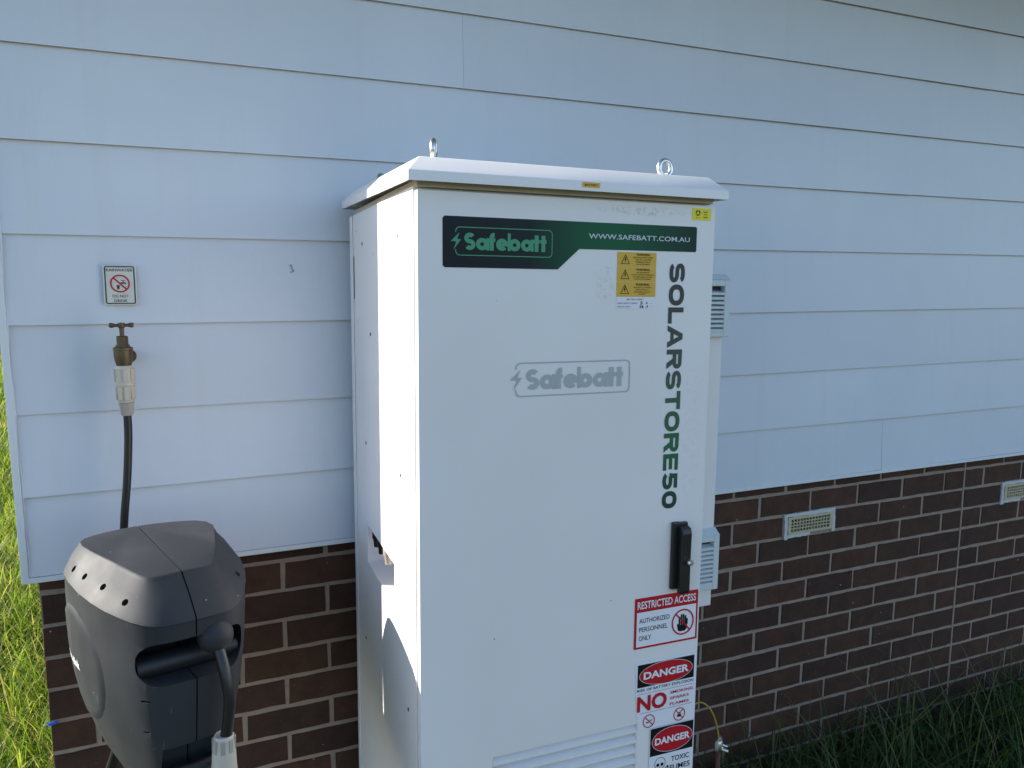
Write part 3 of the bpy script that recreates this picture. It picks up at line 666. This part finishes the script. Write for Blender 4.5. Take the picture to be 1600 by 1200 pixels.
pr.text('RECYCLE', .6000, -.0298, .6110, -.0278); pr.text('DROP', .6190, -.0182, .6300, -.0155, .015); pr.text('IT IN', .6205, -.0236, .6285, -.0209, .015); pr.text('HERE', .6190, -.0290, .6300, -.0263, .015)
pr.build('lettering', M['ink'], st, -.0015)
# BATTERY tag on the lid skirt
tg = sheet('battery_tag', RECT(.3213, .0150, .3595, .0247), M['amber'], lid, lid_f-.0008)
pr = Print(); pr.text('BATTERY', .3265, .0178, .3545, .0216, .01); pr.build('lettering', M['ink'], tg, lid_f-.0014)
# restricted access sign
st = sheet('restricted_sign', Print.rr(.4815, -.9630, .6452, -.8470, .0015), M['red'], cab, -.0012, .001)
pr = Print(); pr.rect(.4868, -.9580, .6402, -.8790); pr.text('RESTRICTED ACCESS', .4878, -.8718, .6388, -.8545, .018); pr.build('white_print', M['white'], st, -.0018)
pr = Print(); pr.text('AUTHORIZED', .4930, -.9040, .5705, -.8932, 0.0); pr.text('PERSONNEL', .4930, -.9240, .5660, -.9132, 0.0); pr.text('ONLY', .4930, -.9440, .5240, -.9332, 0.0)
hx, hz = .6055, -.9175                              # raised hand
pr.poly([(hx-.012, hz-.018), (hx-.015, hz-.004), (hx-.0125, hz-.002), (hx-.010, hz-.006), (hx+.012, hz-.006), (hx+.011, hz-.016), (hx+.006, hz-.021), (hx-.007, hz-.021)])
for i, (fx, l) in enumerate(((-.0088, .0195), (-.0035, .0245), (.0018, .0245), (.0070, .0205), (.0112, .013))): pr.rrect(hx+fx-.0020, hz-.0065, hx+fx+.0022, hz-.0055+l, .0018)
pr.build('black_print', M['ink'], st, -.0024)
pr = Print(); pr.ring(.6055, -.9170, .0292, .0303, .0034); pr.line(.5860, -.8955, .6250, -.9385, .0034); pr.build('prohibition_ring', M['red'], st, -.0030)
# paper danger sign, lower left corner lifting off
pp = [(.4995, -1.1565), (.6470, -1.1570), (.6480, -.9950), (.4872, -.9940), (.4900, -1.0700), (.4950, -1.1300)]
st = sheet('danger_paper', pp, M['white'], cab, -.0012, .0006)
pr = Print(); pr.rect(.4934, -1.0545, .6412, -1.0010)
pr.text('RISK OF BATTERY EXPLOSION', .4932, -1.0645, .6408, -1.0580, .006); pr.rect(.4938, -1.0703, .6412, -1.0697); pr.rect(.5020, -1.1166, .6400, -1.1160)
pr.poly([(.520, -1.1415), (.5335, -1.1345), (.5345, -1.1360), (.5210, -1.1432)]); pr.poly([(.5185, -1.1385), (.5245, -1.1405), (.524, -1.1420), (.518, -1.1400)])
pr.poly([(.600, -1.1440), (.602, -1.1360), (.6045, -1.1400), (.606, -1.1310), (.6085, -1.1385), (.611, -1.1340), (.6105, -1.1440)]); pr.line(.604, -1.136, .616, -1.128, .0018)
pr.build('black_print', M['ink'], st, -.0018)
pr = Print(); pr.ell(.5668, -1.0276, .0692, .0262); pr.text('NO', .4938, -1.1120, .5710, -1.0745, .035)
pr.text('SMOKING', .5797, -1.0838, .6404, -1.0770, .008); pr.text('SPARKS', .5797, -1.0975, .6296, -1.0909, .008); pr.text('FLAMES', .5797, -1.1115, .6302, -1.1050, .008)
for cx in (.5256, .6060): pr.ring(cx, -1.1375, .0155, .0158, .0021); pr.line(cx-.0102, -1.1268, cx+.0102, -1.1482, .0021)
pr.build('red_print', M['red'], st, -.0024)
pr = Print(); pr.ring(.5668, -1.0276, .0700, .0270, .0009); pr.text('DANGER', .5080, -1.0368, .6265, -1.0190, .035); pr.build('white_print', M['white'], st, -.0030)
# second danger sign
st = sheet('fumes_sign', RECT(.5295, -1.330, .6470, -1.1575), M['white'], cab, -.0022, .0006)
pr = Print(); pr.rect(.5310, -1.2255, .6450, -1.1588); pr.text('TOXIC', .5882, -1.2490, .6362, -1.2365, .010); pr.text('FUMES', .5850, -1.2705, .6395, -1.2575, .010)
sx, sz = .5585, -1.2470
pr.ring(sx, sz, .0145, .0150, .0011); pr.ell(sx-.0055, sz-.003, .0040, .0042, 16); pr.ell(sx+.0055, sz-.003, .0040, .0042, 16); pr.poly([(sx, sz-.006), (sx-.0016, sz-.0095), (sx+.0016, sz-.0095)])
pr.rframe(sx-.0072, sz-.0215, sx+.0072, sz-.0125, .002, .001)
for t in (-.0035, 0, .0035): pr.rect(sx+t-.0004, sz-.0205, sx+t+.0004, sz-.0140)
for s_ in (-1, 1): pr.line(sx-s_*.020, sz-.032, sx+s_*.020, sz-.012, .0022); pr.ell(sx+s_*.0205, sz-.0105, .0022, .0022, 12); pr.ell(sx+s_*.0215, sz-.0135, .0022, .0022, 12)
pr.build('black_print', M['ink'], st, -.0028)
pr = Print(); pr.ell(.5885, -1.1915, .0530, .0290); pr.build('red_print', M['red'], st, -.0034)
pr = Print(); pr.ring(.5885, -1.1915, .0540, .0300, .0009); pr.text('DANGER', .5425, -1.2000, .6355, -1.1830, .035); pr.build('white_print', M['white'], st, -.0040)

# small scribble on the weatherboard beside the cabinet
pr = Print(); pr.add(*thick(arc(0, .004, .0035, .0035, 150, -90, 8)+arc(.0005, -.004, .0045, .0045, 90, -150, 8), .0012)); pr.add(*thick([(-.004, .010), (.001, .0115), (.0035, .0095)], .0012)); pr.add(*thick([(.004, -.002), (.0085, -.0035), (.0065, -.0065)], .0011))
mk = pr.build('scribble', M['ink'], house, 0); mk.location = (.043, .0042, .762-GZ); mk.rotation_euler = (0, 0, 0)
# ------------------------------------------------------------------ rainwater sign on the wall
rs = empty('rainwater_sign', (-.360, -.004, .7205), 'small cream rainwater sign fixed to the wall above the tap', 'sign'); rs.rotation_euler = (R(-2.4), R(.3), 0)
hw, hh = .0362, .0485
mb = MB(); mb.box(-hw, hw, -.0022, .0, -hh, hh); mb.build('plate', M['cream'], rs, bevel=.0005, seg=1)
pr = Print(); pr.rframe(-hw+.0035, -hh+.003, hw-.0035, hh-.003, .005, .0026)
pr.text('RAINWATER', -.0285, .0325, .0285, .0395, .004); pr.text('DO NOT', -.0175, -.0300, .0175, -.0232, .002); pr.text('DRINK', -.0145, -.0412, .0145, -.0344, .002)
pr.poly([(-.0075, .0000), (-.0010, .0000), (-.0018, -.0100), (-.0067, -.0100)])
pr.poly([(.0010, .0068), (.0120, .0068), (.0132, .0035), (.0125, .0015), (.0105, .0035), (.0040, .0030), (.0015, .0048)]); pr.rect(.0062, .0068, .0076, .0112); pr.rect(.0030, .0105, .0110, .0120)
pr.build('navy_print', M['navy'], rs, -.0030)
pr = Print(); pr.ring(0, .0035, .0215, .0215, .0034); pr.line(-.0140, .0175, .0140, -.0105, .0034); pr.build('prohibition_ring', M['red'], rs, -.0036)

# ------------------------------------------------------------------ tap
tx, ty = -.3575, -.078
tap = empty('garden_tap', (tx, 0, .56), 'aged brass garden tap with T handle on the weatherboards', 'tap')
def tp(o): return o
mb = MB(); mb.lathe([(.0001, -.004), (.0165, -.004), (.0165, .002), (.013, .005), (.0105, .010), (.0100, .060), (.0001, .062)], (.007, -.006, -.012), 24, 'Y'); mb.build('wall_flange', M['brass'], tap, 40)
mb = MB(); mb.lathe([(.0001, -.062), (.011, -.062), (.0125, -.055), (.0125, -.045), (.0150, -.030), (.0190, -.018), (.0205, -.004), (.0205, .008), (.0215, .009), (.0215, .014), (.018, .016), (.0001, .017)], (0, ty, 0), 26)
mb.tube([(.007, -.055, -.012), (.004, -.068, -.014), (0, ty, -.016)], .0115, 14); mb.build('body', M['brass'], tap, 35)
mb = MB(); mb.lathe([(.0001, .0155), (.0150, .0155), (.0150, .021), (.0125, .0215), (.0125, .0400), (.0105, .0420), (.0001, .0425)], (0, ty, 0), 6); mb.build('bonnet', M['brass'], tap, 25)
mb = MB(); mb.lathe([(.0001, .042), (.0052, .042), (.0052, .060), (.0075, .062), (.0085, .067), (.0075, .0725), (.0001, .0735)], (0, ty, 0), 18); mb.build('spindle', M['brass'], tap, 35)
mb = MB(); mb.lathe([(.0001, -.0265), (.0040, -.0262), (.0060, -.0230), (.0058, -.0195), (.0035, -.0120), (.0042, -.006), (.0048, 0), (.0042, .006), (.0035, .0120), (.0058, .0195), (.0060, .0230), (.0040, .0262), (.0001, .0265)], (0, ty, .067), 16, 'X')
hd = mb.build('handle', M['brass'], tap, 40)
# ------------------------------------------------------------------ supply hose from the tap down behind the reel
sup = empty('supply_hose', (tx, ty, .42), 'black supply hose hanging from the tap by a beige snap connector', 'hose')
mb = MB(); mb.lathe([(.0001, .1120), (.0180, .1120), (.0205, .1080), (.0210, .0700), (.0220, .0690), (.0220, .0655), (.0208, .0640), (.0182, .0270), (.0172, .0240), (.0001, .0235)], (0, 0, 0), 30); cn = mb.build('connector', M['conn'], sup, 35)
for k in range(8):
    a_ = R(45*k+10); c, s = math.cos(a_), math.sin(a_)
    for z0, z1, r_ in ((.075, .105, .0212), (.031, .062, .0198)):
        mb = MB(); mb.box(-.0055, .0055, -.0016, .0016, z0, z1); o = mb.build('grip_rib', M['conn'], cn, bevel=.0008, seg=1); o.location = (c*r_, s*r_, 0); o.rotation_euler = (0, 0, a_+math.pi/2)
mb = MB(); mb.lathe([(.0001, .0232), (.0172, .0232), (.0168, .019), (.0135, -.006), (.0128, -.0075), (.0001, -.008)], (0, 0, 0), 10); mb.build('collar_nut', M['nut'], sup, 20)
mb = MB(); mb.tube([(0, 0, .0), (-.001, -.002, -.06), (-.009, -.006, -.16), (-.021, -.008, -.26), (-.029, -.004, -.36), (-.026, .0, -.45), (-.01, .01, -.54)], .0092, 16, 8); mb.build('hose', M['rubber'], sup, 60)
bpy.context.view_layer.update()

# ------------------------------------------------------------------ hose reel (own frame: u to its right, t backwards from its front, z up)
ang = R(-72); fw = Vector((math.cos(ang), math.sin(ang), 0)); rg = Vector((-fw.y, fw.x, 0))
reel = empty('hose_reel', (0, 0, 0), 'dark grey retractable hose reel hanging on the brick wall beside the cabinet', 'hose reel')
# local x = right, y = back, z = up
reel.matrix_world = Matrix(((rg.x, -fw.x, 0, -.2249), (rg.y, -fw.y, 0, -.611), (0, 0, 1, .0152), (0, 0, 0, 1))) @ Matrix.Rotation(R(2.0), 4, 'Y') @ Matrix.Scale(.979, 4)
plan = [(0, 0), (.030, .0004), (.055, .002), (.073, .008), (.090, .022), (.106, .044), (.120, .070), (.136, .104), (.150, .145), (.162, .20), (.167, .26), (.164, .32), (.155, .37), (.142, .405), (.120, .425), (.085, .434), (.04, .436), (0, .436)]
plan_top = [(0, .084), (.02, .084), (.04, .0845), (.052, .0855), (.060, .088), (.066, .094), (.073, .108), (.083, .132), (.096, .165), (.112, .21), (.126, .255), (.134, .295), (.131, .33), (.118, .36), (.097, .380), (.068, .392), (.034, .397), (0, .398)]
# (blend from top outline to full outline, lateral scale, depth scale, z at the front edge, slope of z towards the back)
hood_levels = [(-.05, .1416, .205), (0, .1408, .205), (.045, .1385, .202), (.10, .1355, .198), (.5, .1200, .175), (.93, .0945, .15), (1.0, .0880, .15)]
levels = [(.992, .992, .0862, .148), (.990, .990, .0820, .145),
          (.988, .990, .045, .12), (.975, .985, .000, .09), (.955, .978, -.05, .06), (.915, .965, -.10, .04), (.85, .945, -.15, .02), (.76, .915, -.20, .01), (.65, .87, -.245, 0), (.53, .80, -.285, 0), (.42, .70, -.31, 0), (.36, .62, -.318, 0)]
tc_ = .24
def drop(t): return .42*max(0, t-.14)**2+1.6*max(0, t-.28)**2
def half_shell(sgn):
    v = []; f = []; n = len(plan); gap = .0013
    for (w, zf, sl_) in hood_levels:
        for (l0, t0), (l1, t1) in zip(plan_top, plan):
            l = l0+(l1-l0)*w; tt = t0+(t1-t0)*w; v.append((sgn*max(l, gap), tt, zf+sl_*tt-drop(tt)-.7*(1-max(w, 0))*l*l))
    for i_, (a, b, zf, sl_) in enumerate(levels):
        for (l, t) in plan:
            tt = tc_+(t-tc_)*b; v.append((sgn*max(l*a, gap), tt, zf+sl_*tt-drop(tt)*max(0, 1-i_/4)))
    m_ = len(levels)+len(hood_levels)
    for i in range(m_-1):
        for k in range(n-1):
            q = (i*n+k, (i+1)*n+k, (i+1)*n+k+1, i*n+k+1); f.append(q if sgn > 0 else q[::-1])
    top = tuple(range(n)); bot = tuple((m_-1)*n+k for k in range(n)); f.append(top if sgn > 0 else top[::-1]); f.append(bot[::-1] if sgn > 0 else bot)
    seam = [i*n for i in range(m_)]+[i*n+n-1 for i in range(m_-1, -1, -1)]
    f.append(tuple(seam) if sgn < 0 else tuple(seam[::-1]))
    o = mesh_obj('shell_half', v, f, M['reel'], reel)
    bm = bmesh.new(); bm.from_mesh(o.data); bmesh.ops.triangulate(bm, faces=[fc for fc in bm.faces if len(fc.verts) > 4]); bmesh.ops.recalc_face_normals(bm, faces=bm.faces); bm.to_mesh(o.data); bm.free()
    return o
def cut(o, cutter):
    md = o.modifiers.new('b', 'BOOLEAN'); md.operation = 'DIFFERENCE'; md.object = cutter; md.solver = 'EXACT'
    bpy.context.view_layer.update()
    me = bpy.data.meshes.new_from_object(o.evaluated_get(bpy.context.evaluated_depsgraph_get())); o.modifiers.clear(); old = o.data; o.data = me; bpy.data.meshes.remove(old)
def cutter(v, f):
    o = mesh_obj('c', v, f, M['reel_dark'], reel)
    bm = bmesh.new(); bm.from_mesh(o.data); bmesh.ops.recalc_face_normals(bm, faces=bm.faces); bm.to_mesh(o.data); bm.free(); return o
shells = [half_shell(-1), half_shell(1)]
slot_pts = Print.rr(-.102, -.032, .104, .054, .036, 8); n = len(slot_pts)
cs = [cutter([(a, -.08, b) for a, b in slot_pts]+[(a*.97, .115, b) for a, b in slot_pts], [tuple(range(n)), tuple(range(n, 2*n))]+[(i, (i+1) % n, n+(i+1) % n, n+i) for i in range(n)])]
cs.append(cutter(*(lambda m: (m.v, m.f))(MB().box(-.060, .066, -.08, .07, -.232, -.165))))
for (l, t, z) in ((-.104, .082, .120), (-.125, .150, .133), (-.143, .215, .138), (-.152, .270, .140), (.116, .105, .118)):
    s_ = 1 if l > 0 else -1; c = Vector((l, t, z)); nrm = Vector((s_*.62, -.12, .77)); mbx = MB(); mbx.cyl(c-nrm*.03, c+nrm*.03, .0068, 14); cs.append(cutter(mbx.v, mbx.f))
for z_ in (-.062, -.128, -.19):
    mbx = MB(); mbx.box(-.092, -.079, -.03, .045, z_-.0022, z_+.0022); cs.append(cutter(mbx.v, mbx.f))
for o in shells:
    for c in cs: cut(o, c)
    me = o.data
    if len(me.materials) < 1: me.materials.append(M['reel'])
    me.polygons.foreach_set('use_smooth', [True]*len(me.polygons)); me.set_sharp_from_angle(angle=R(24))
for c in cs: bpy.data.objects.remove(c, do_unlink=True)
mb = MB(); mb.cyl((-.094, .070, -.012), (.096, .070, -.012), .022, 24); mb.build('guide_roller', M['reel_dark'], reel, 40)
mb = MB(); mb.tube([(-.058, .03, -.222), (0, .022, -.224), (.064, .03, -.222)], .010, 10, 4); mb.build('lower_bar', M['reel'], reel, 50)
mb = MB(); prof = [(.034*math.sin(math.pi*k/16), -.034*math.cos(math.pi*k/16)) for k in range(1, 16)]; mb.lathe([(.0004, -.034)]+prof+[(.0004, .034)], (.040, .016, .040), 28); mb.build('stopper_ball', M['reel'], reel, 80)
mb = MB(); mb.tube([(.040, .000, .020), (.045, -.020, -.025), (.049, -.030, -.07), (.046, -.030, -.12), (.040, -.024, -.175)], .0112, 18, 8); mb.build('outlet_hose', M['rubber'], reel, 60)
mb = MB(); mb.lathe([(.0001, .030), (.0175, .030), (.0190, .026), (.0215, .0), (.0225, -.006), (.0235, -.03), (.026, -.06), (.027, -.10), (.022, -.125), (.0001, -.126)], (.0395, -.0235, -.178), 28); cn = mb.build('hose_connector', M['conn'], reel, 35)
for k in range(8):
    a_ = R(45*k+20); mb = MB(); mb.box(-.0045, .0045, -.0014, .0014, -.002, .025); o = mb.build('grip_rib', M['nut'], cn, bevel=.0006, seg=1)
    o.location = (.0395+math.cos(a_)*.0205, -.0235+math.sin(a_)*.0205, -.178); o.rotation_euler = (0, 0, a_+math.pi/2)
# round side covers following the tapering sides, with a raised name
for s_ in (-1, 1):
    v = []; f = []; rings = 10; seg = 44; Rd = .128
    def side_x(t, z):        # outer surface of the shell at depth t and height z
        ws = []
        for (a, b, zf, sl_) in levels:
            tt = np.array([p_[1] for p_ in plan[:11]]); ll = np.array([p_[0] for p_ in plan[:11]])
            tb = tc_+(tt-tc_)*b; ws.append((zf+sl_*t, float(np.interp(t, tb, ll*a)) if t < tc_+(.26-tc_)*b else float(np.interp(t, tc_+(np.array([p_[1] for p_ in plan[10:]])-tc_)*b, np.array([p_[0] for p_ in plan[10:]])*a))))
        ws = ws[::-1]; return float(np.interp(z, [w[0] for w in ws], [w[1] for w in ws]))
    cy_, cz_ = .245, -.045
    for i in range(rings+1):
        rr_ = Rd*i/rings if i else .0005
        for k in range(seg):
            A = 2*math.pi*k/seg; t = cy_+rr_*math.cos(A); z = cz_+rr_*math.sin(A)
            lift = .0032 if i < rings else -.004
            v.append((s_*(side_x(t, z)+lift), t, z))
    for i in range(rings):
        for k in range(seg): q = (i*seg+k, i*seg+(k+1) % seg, (i+1)*seg+(k+1) % seg, (i+1)*seg+k); f.append(q if s_ < 0 else q[::-1])
    o = mesh_obj('side_cover', v, f, M['reel'], reel, 40)
    if s_ < 0:
        tv, tf = text2d('hoselink', .02); lo, hi = tv.min(0), tv.max(0); vv = []
        for a_, b_ in (tv-lo)/(hi-lo):
            t = .300-.080*a_; z = -.055+.021*b_; vv.append((-(side_x(t, z)+.0042), t, z))
        mesh_obj('name_lettering', vv, tf, M['white'], o)
# wall bracket
mb = MB(); mb.box(-.03, .03, .425, .50, -.16, .05); mb.build('swivel_arm', M['reel_dark'], reel, bevel=.006)
mb = MB(); mb.cyl((0, .50, -.20), (0, .50, .09), .016, 18); mb.build('swivel_pin', M['steel'], reel, 40)
mb = MB(); mb.box(-.07, .07, .51, .700, -.22, .0); mb.build('wall_bracket', M['reel_dark'], reel, bevel=.006)
# leader hose running from under the reel to the ground
mb = MB(); mb.tube([(-.375, -.33, -.18), (-.405, -.30, -.30), (-.445, -.275, -.42), (-.485, -.28, -.55), (-.55, -.30, -.75), (-.66, -.36, -1.0), (-.80, -.45, -1.105), (-1.0, -.55, -1.11)], .0105, 14, 8)
tag(mb.build('leader_hose', M['rubber'], None, 60), 'black hose dropping from under the reel towards the grass', 'hose')
# bit of blue tape on the brick corner
v = [(-.594, .0265, -.387), (-.588, .0255, -.390), (-.572, .0262, -.386), (-.567, .0255, -.3835), (-.576, .0245, -.380), (-.588, .025, -.382), (-.597, .030, -.381), (-.5975, .034, -.386)]
tape = mesh_obj('tape_scrap', v+[(x, y+.0015, z) for x, y, z in v], [tuple(range(8)), tuple(range(15, 7, -1))]+[(i, 8+i, 8+(i+1) % 8, (i+1) % 8) for i in range(8)], M['blue'])
tag(tape, 'scrap of blue tape stuck on the brick corner', 'tape')

# ------------------------------------------------------------------ earth rod by the cabinet
er = empty('earth_rod', (1.165, -.40, GZ), 'copper earth rod with clamp and yellow wire right of the cabinet', 'earth rod')
zt = -.615-GZ
mb = MB(); mb.cyl((0, 0, -.1), (0, 0, zt), .0072, 16); mb.build('rod', M['copper'], er, 40)
mb = MB(); mb.lathe([(.0001, -.016), (.0115, -.016), (.0130, -.012), (.0130, .010), (.010, .016), (.0001, .017)], (.001, 0, zt-.012), 8); cl = mb.build('clamp', M['steel'], er, 25)
mb = MB(); mb.cyl((.004, -.005, zt-.02), (.022, -.016, zt-.026), .0050, 10); mb.cyl((.004, -.006, zt-.006), (.020, -.014, zt-.012), .0035, 8); mb.cyl((-.002, .0, zt), (.006, -.004, zt+.016), .0062, 10); mb.build('clamp_bolt', M['steel'], cl, 30)
mb = MB(); mb.tube([(0, 0, zt-.002), (-.003, .0, zt+.03), (-.014, .004, zt+.075), (-.032, .010, zt+.110), (-.058, .016, zt+.128), (-.085, .02, zt+.118), (-.12, .03, zt+.07), (-.17, .04, zt-.02)], .0024, 10, 8); mb.build('earth_wire', M['wire'], er, 60)

# ------------------------------------------------------------------ grass
def blades(name, P, L_, wd, lean, mat, tone, seed, label):
    r = np.random.default_rng(seed); n = len(P); a = r.uniform(0, 2*np.pi, n); dirs = np.stack([np.cos(a), np.sin(a), np.zeros(n)], 1); side = np.stack([-np.sin(a), np.cos(a), np.zeros(n)], 1)
    levels_ = [0, .4, .75, 1.0]; V = np.zeros((n, 7, 3)); wv = [1, .85, .55]; k = 0
    droop = r.uniform(.2, 1.0, n)*lean
    for li, t in enumerate(levels_):
        c = P+dirs*(L_*droop*t**1.8)[:, None]; c[:, 2] += L_*(t-.42*droop*t**2.2)
        if li < 3: V[:, k] = c-side*(wd*wv[li]/2)[:, None]; V[:, k+1] = c+side*(wd*wv[li]/2)[:, None]; k += 2
        else: V[:, k] = c
    idx = np.arange(n)[:, None]*7
    quads = np.concatenate([idx+np.array([[0, 1, 3, 2]]), idx+np.array([[2, 3, 5, 4]])], 0); tris = idx+np.array([[4, 5, 6]])
    me = bpy.data.meshes.new(name); nv = n*7; nq = len(quads); nt_ = len(tris)
    me.vertices.add(nv); me.vertices.foreach_set('co', V.reshape(-1)); me.loops.add(nq*4+nt_*3); me.loops.foreach_set('vertex_index', np.concatenate([quads.reshape(-1), tris.reshape(-1)]).astype(np.int32))
    me.polygons.add(nq+nt_); ls = np.concatenate([np.arange(nq)*4, nq*4+np.arange(nt_)*3]).astype(np.int32); me.polygons.foreach_set('loop_start', ls)
    me.update(calc_edges=True); me.validate()
    at = me.attributes.new('tone', 'FLOAT', 'POINT'); at.data.foreach_set('value', np.repeat(tone, 7).astype(np.float32))
    me.polygons.foreach_set('use_smooth', [True]*len(me.polygons)); me.materials.append(mat)
    o = link(bpy.data.objects.new(name, me)); tag(o, label, 'grass', kind='stuff'); return o
def scatter(x0, x1, y0, y1, n, r, keep=None):
    p = np.stack([r.uniform(x0, x1, n), r.uniform(y0, y1, n), np.full(n, GZ-.01)], 1)
    return p if keep is None else p[keep(p)]
r1 = np.random.default_rng(3)
out_house = lambda p: (p[:, 0] < -.63) | (p[:, 1] < .02)
out_cab = lambda p: ~((p[:, 0] > .14) & (p[:, 0] < .88) & (p[:, 1] > -.79))
# clumpy meadow: random tufts
def tufts(x0, x1, y0, y1, n, per, spread, r):
    c = np.stack([r.uniform(x0, x1, n), r.uniform(y0, y1, n)], 1); c = np.repeat(c, per, 0); c += r.normal(0, spread, c.shape)
    return np.concatenate([c, np.full((len(c), 1), GZ-.01)], 1)
P1 = np.concatenate([tufts(-2.4, -.66, .1, 3.6, 1250, 18, .07, r1), tufts(-4.2, -.7, 3.4, 9, 2100, 12, .10, r1), tufts(-7.5, -1.2, 9, 20, 1800, 10, .16, r1), tufts(-1.8, -.66, -1.2, .2, 220, 12, .08, r1)])
P1 = P1[out_house(P1)]; dist = np.hypot(P1[:, 0]+.2, P1[:, 1]+2.1)
L1 = r1.uniform(.12, .34, len(P1))*(1+.25*np.sin(P1[:, 0]*3+P1[:, 1]*2)); w1 = r1.uniform(.003, .0085, len(P1))*(1+dist/14)
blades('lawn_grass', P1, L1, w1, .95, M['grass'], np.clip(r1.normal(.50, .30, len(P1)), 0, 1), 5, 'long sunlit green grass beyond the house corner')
P2 = np.concatenate([tufts(.92, 3.9, -.95, .0, 330, 15, .06, r1), tufts(-.6, .15, -.55, .0, 60, 10, .05, r1), tufts(-2.2, 3.6, -3.6, -.85, 700, 9, .1, r1)])
P2 = P2[out_house(P2) & out_cab(P2)]
near_wall = P2[:, 1] > -1.0
L2 = np.where(near_wall, .09+.30*r1.uniform(0, 1, len(P2))**2.2, r1.uniform(.05, .14, len(P2))); w2 = r1.uniform(.003, .0075, len(P2))
# a few tall seed stalks against the bricks
nS = 190; S2 = np.stack([r1.uniform(1.25, 3.3, nS), r1.uniform(-.55, -.05, nS), np.full(nS, GZ)], 1)
nW = 34; S4 = np.stack([np.concatenate([r1.uniform(1.75, 2.45, 22), r1.uniform(1.3, 3.2, 12)]), r1.uniform(-.45, -.06, nW), np.full(nW, GZ)], 1)
S3 = np.array([[.02, -.12, GZ], [.06, -.16, GZ], [.09, -.10, GZ], [-.02, -.2, GZ], [.11, -.2, GZ]])
PA = np.concatenate([P2, S2, S3, S4]); LA = np.concatenate([L2, r1.uniform(.22, .62, nS), r1.uniform(.45, .75, 5), r1.uniform(.45, .85, nW)]); wA = np.concatenate([w2, r1.uniform(.0024, .0055, nS), np.full(5, .005), r1.uniform(.003, .006, nW)])
tA = np.concatenate([np.clip(r1.normal(.4, .30, len(P2)), 0, 1), r1.uniform(.40, 1, nS), np.full(5, .6), r1.uniform(.55, 1, nW)])
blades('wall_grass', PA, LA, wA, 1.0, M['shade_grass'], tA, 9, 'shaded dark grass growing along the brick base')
# clover and low broad leaves between the blades
nC = 5200; c = np.stack([r1.uniform(.9, 3.8, nC), r1.uniform(-.9, -.0, nC), GZ+r1.uniform(.0, .13, nC)], 1); c = c[out_cab(c)]; nC = len(c)
a = r1.uniform(0, 2*np.pi, nC); til = r1.uniform(-.5, .5, (nC, 2)); sz = r1.uniform(.006, .015, nC); V = np.zeros((nC, 6, 3))
for k in range(6):
    an = a+k*np.pi/3; rad = sz*(1.0 if k % 2 == 0 else .8); V[:, k, 0] = c[:, 0]+np.cos(an)*rad; V[:, k, 1] = c[:, 1]+np.sin(an)*rad; V[:, k, 2] = c[:, 2]+(np.cos(an)*til[:, 0]+np.sin(an)*til[:, 1])*rad
me = bpy.data.meshes.new('clover'); me.from_pydata(V.reshape(-1, 3).tolist(), [], (np.arange(nC)[:, None]*6+np.arange(6)).tolist()); me.materials.append(M['leaf'])
at = me.attributes.new('tone', 'FLOAT', 'POINT'); at.data.foreach_set('value', np.repeat(r1.uniform(0, 1, nC), 6).astype(np.float32))
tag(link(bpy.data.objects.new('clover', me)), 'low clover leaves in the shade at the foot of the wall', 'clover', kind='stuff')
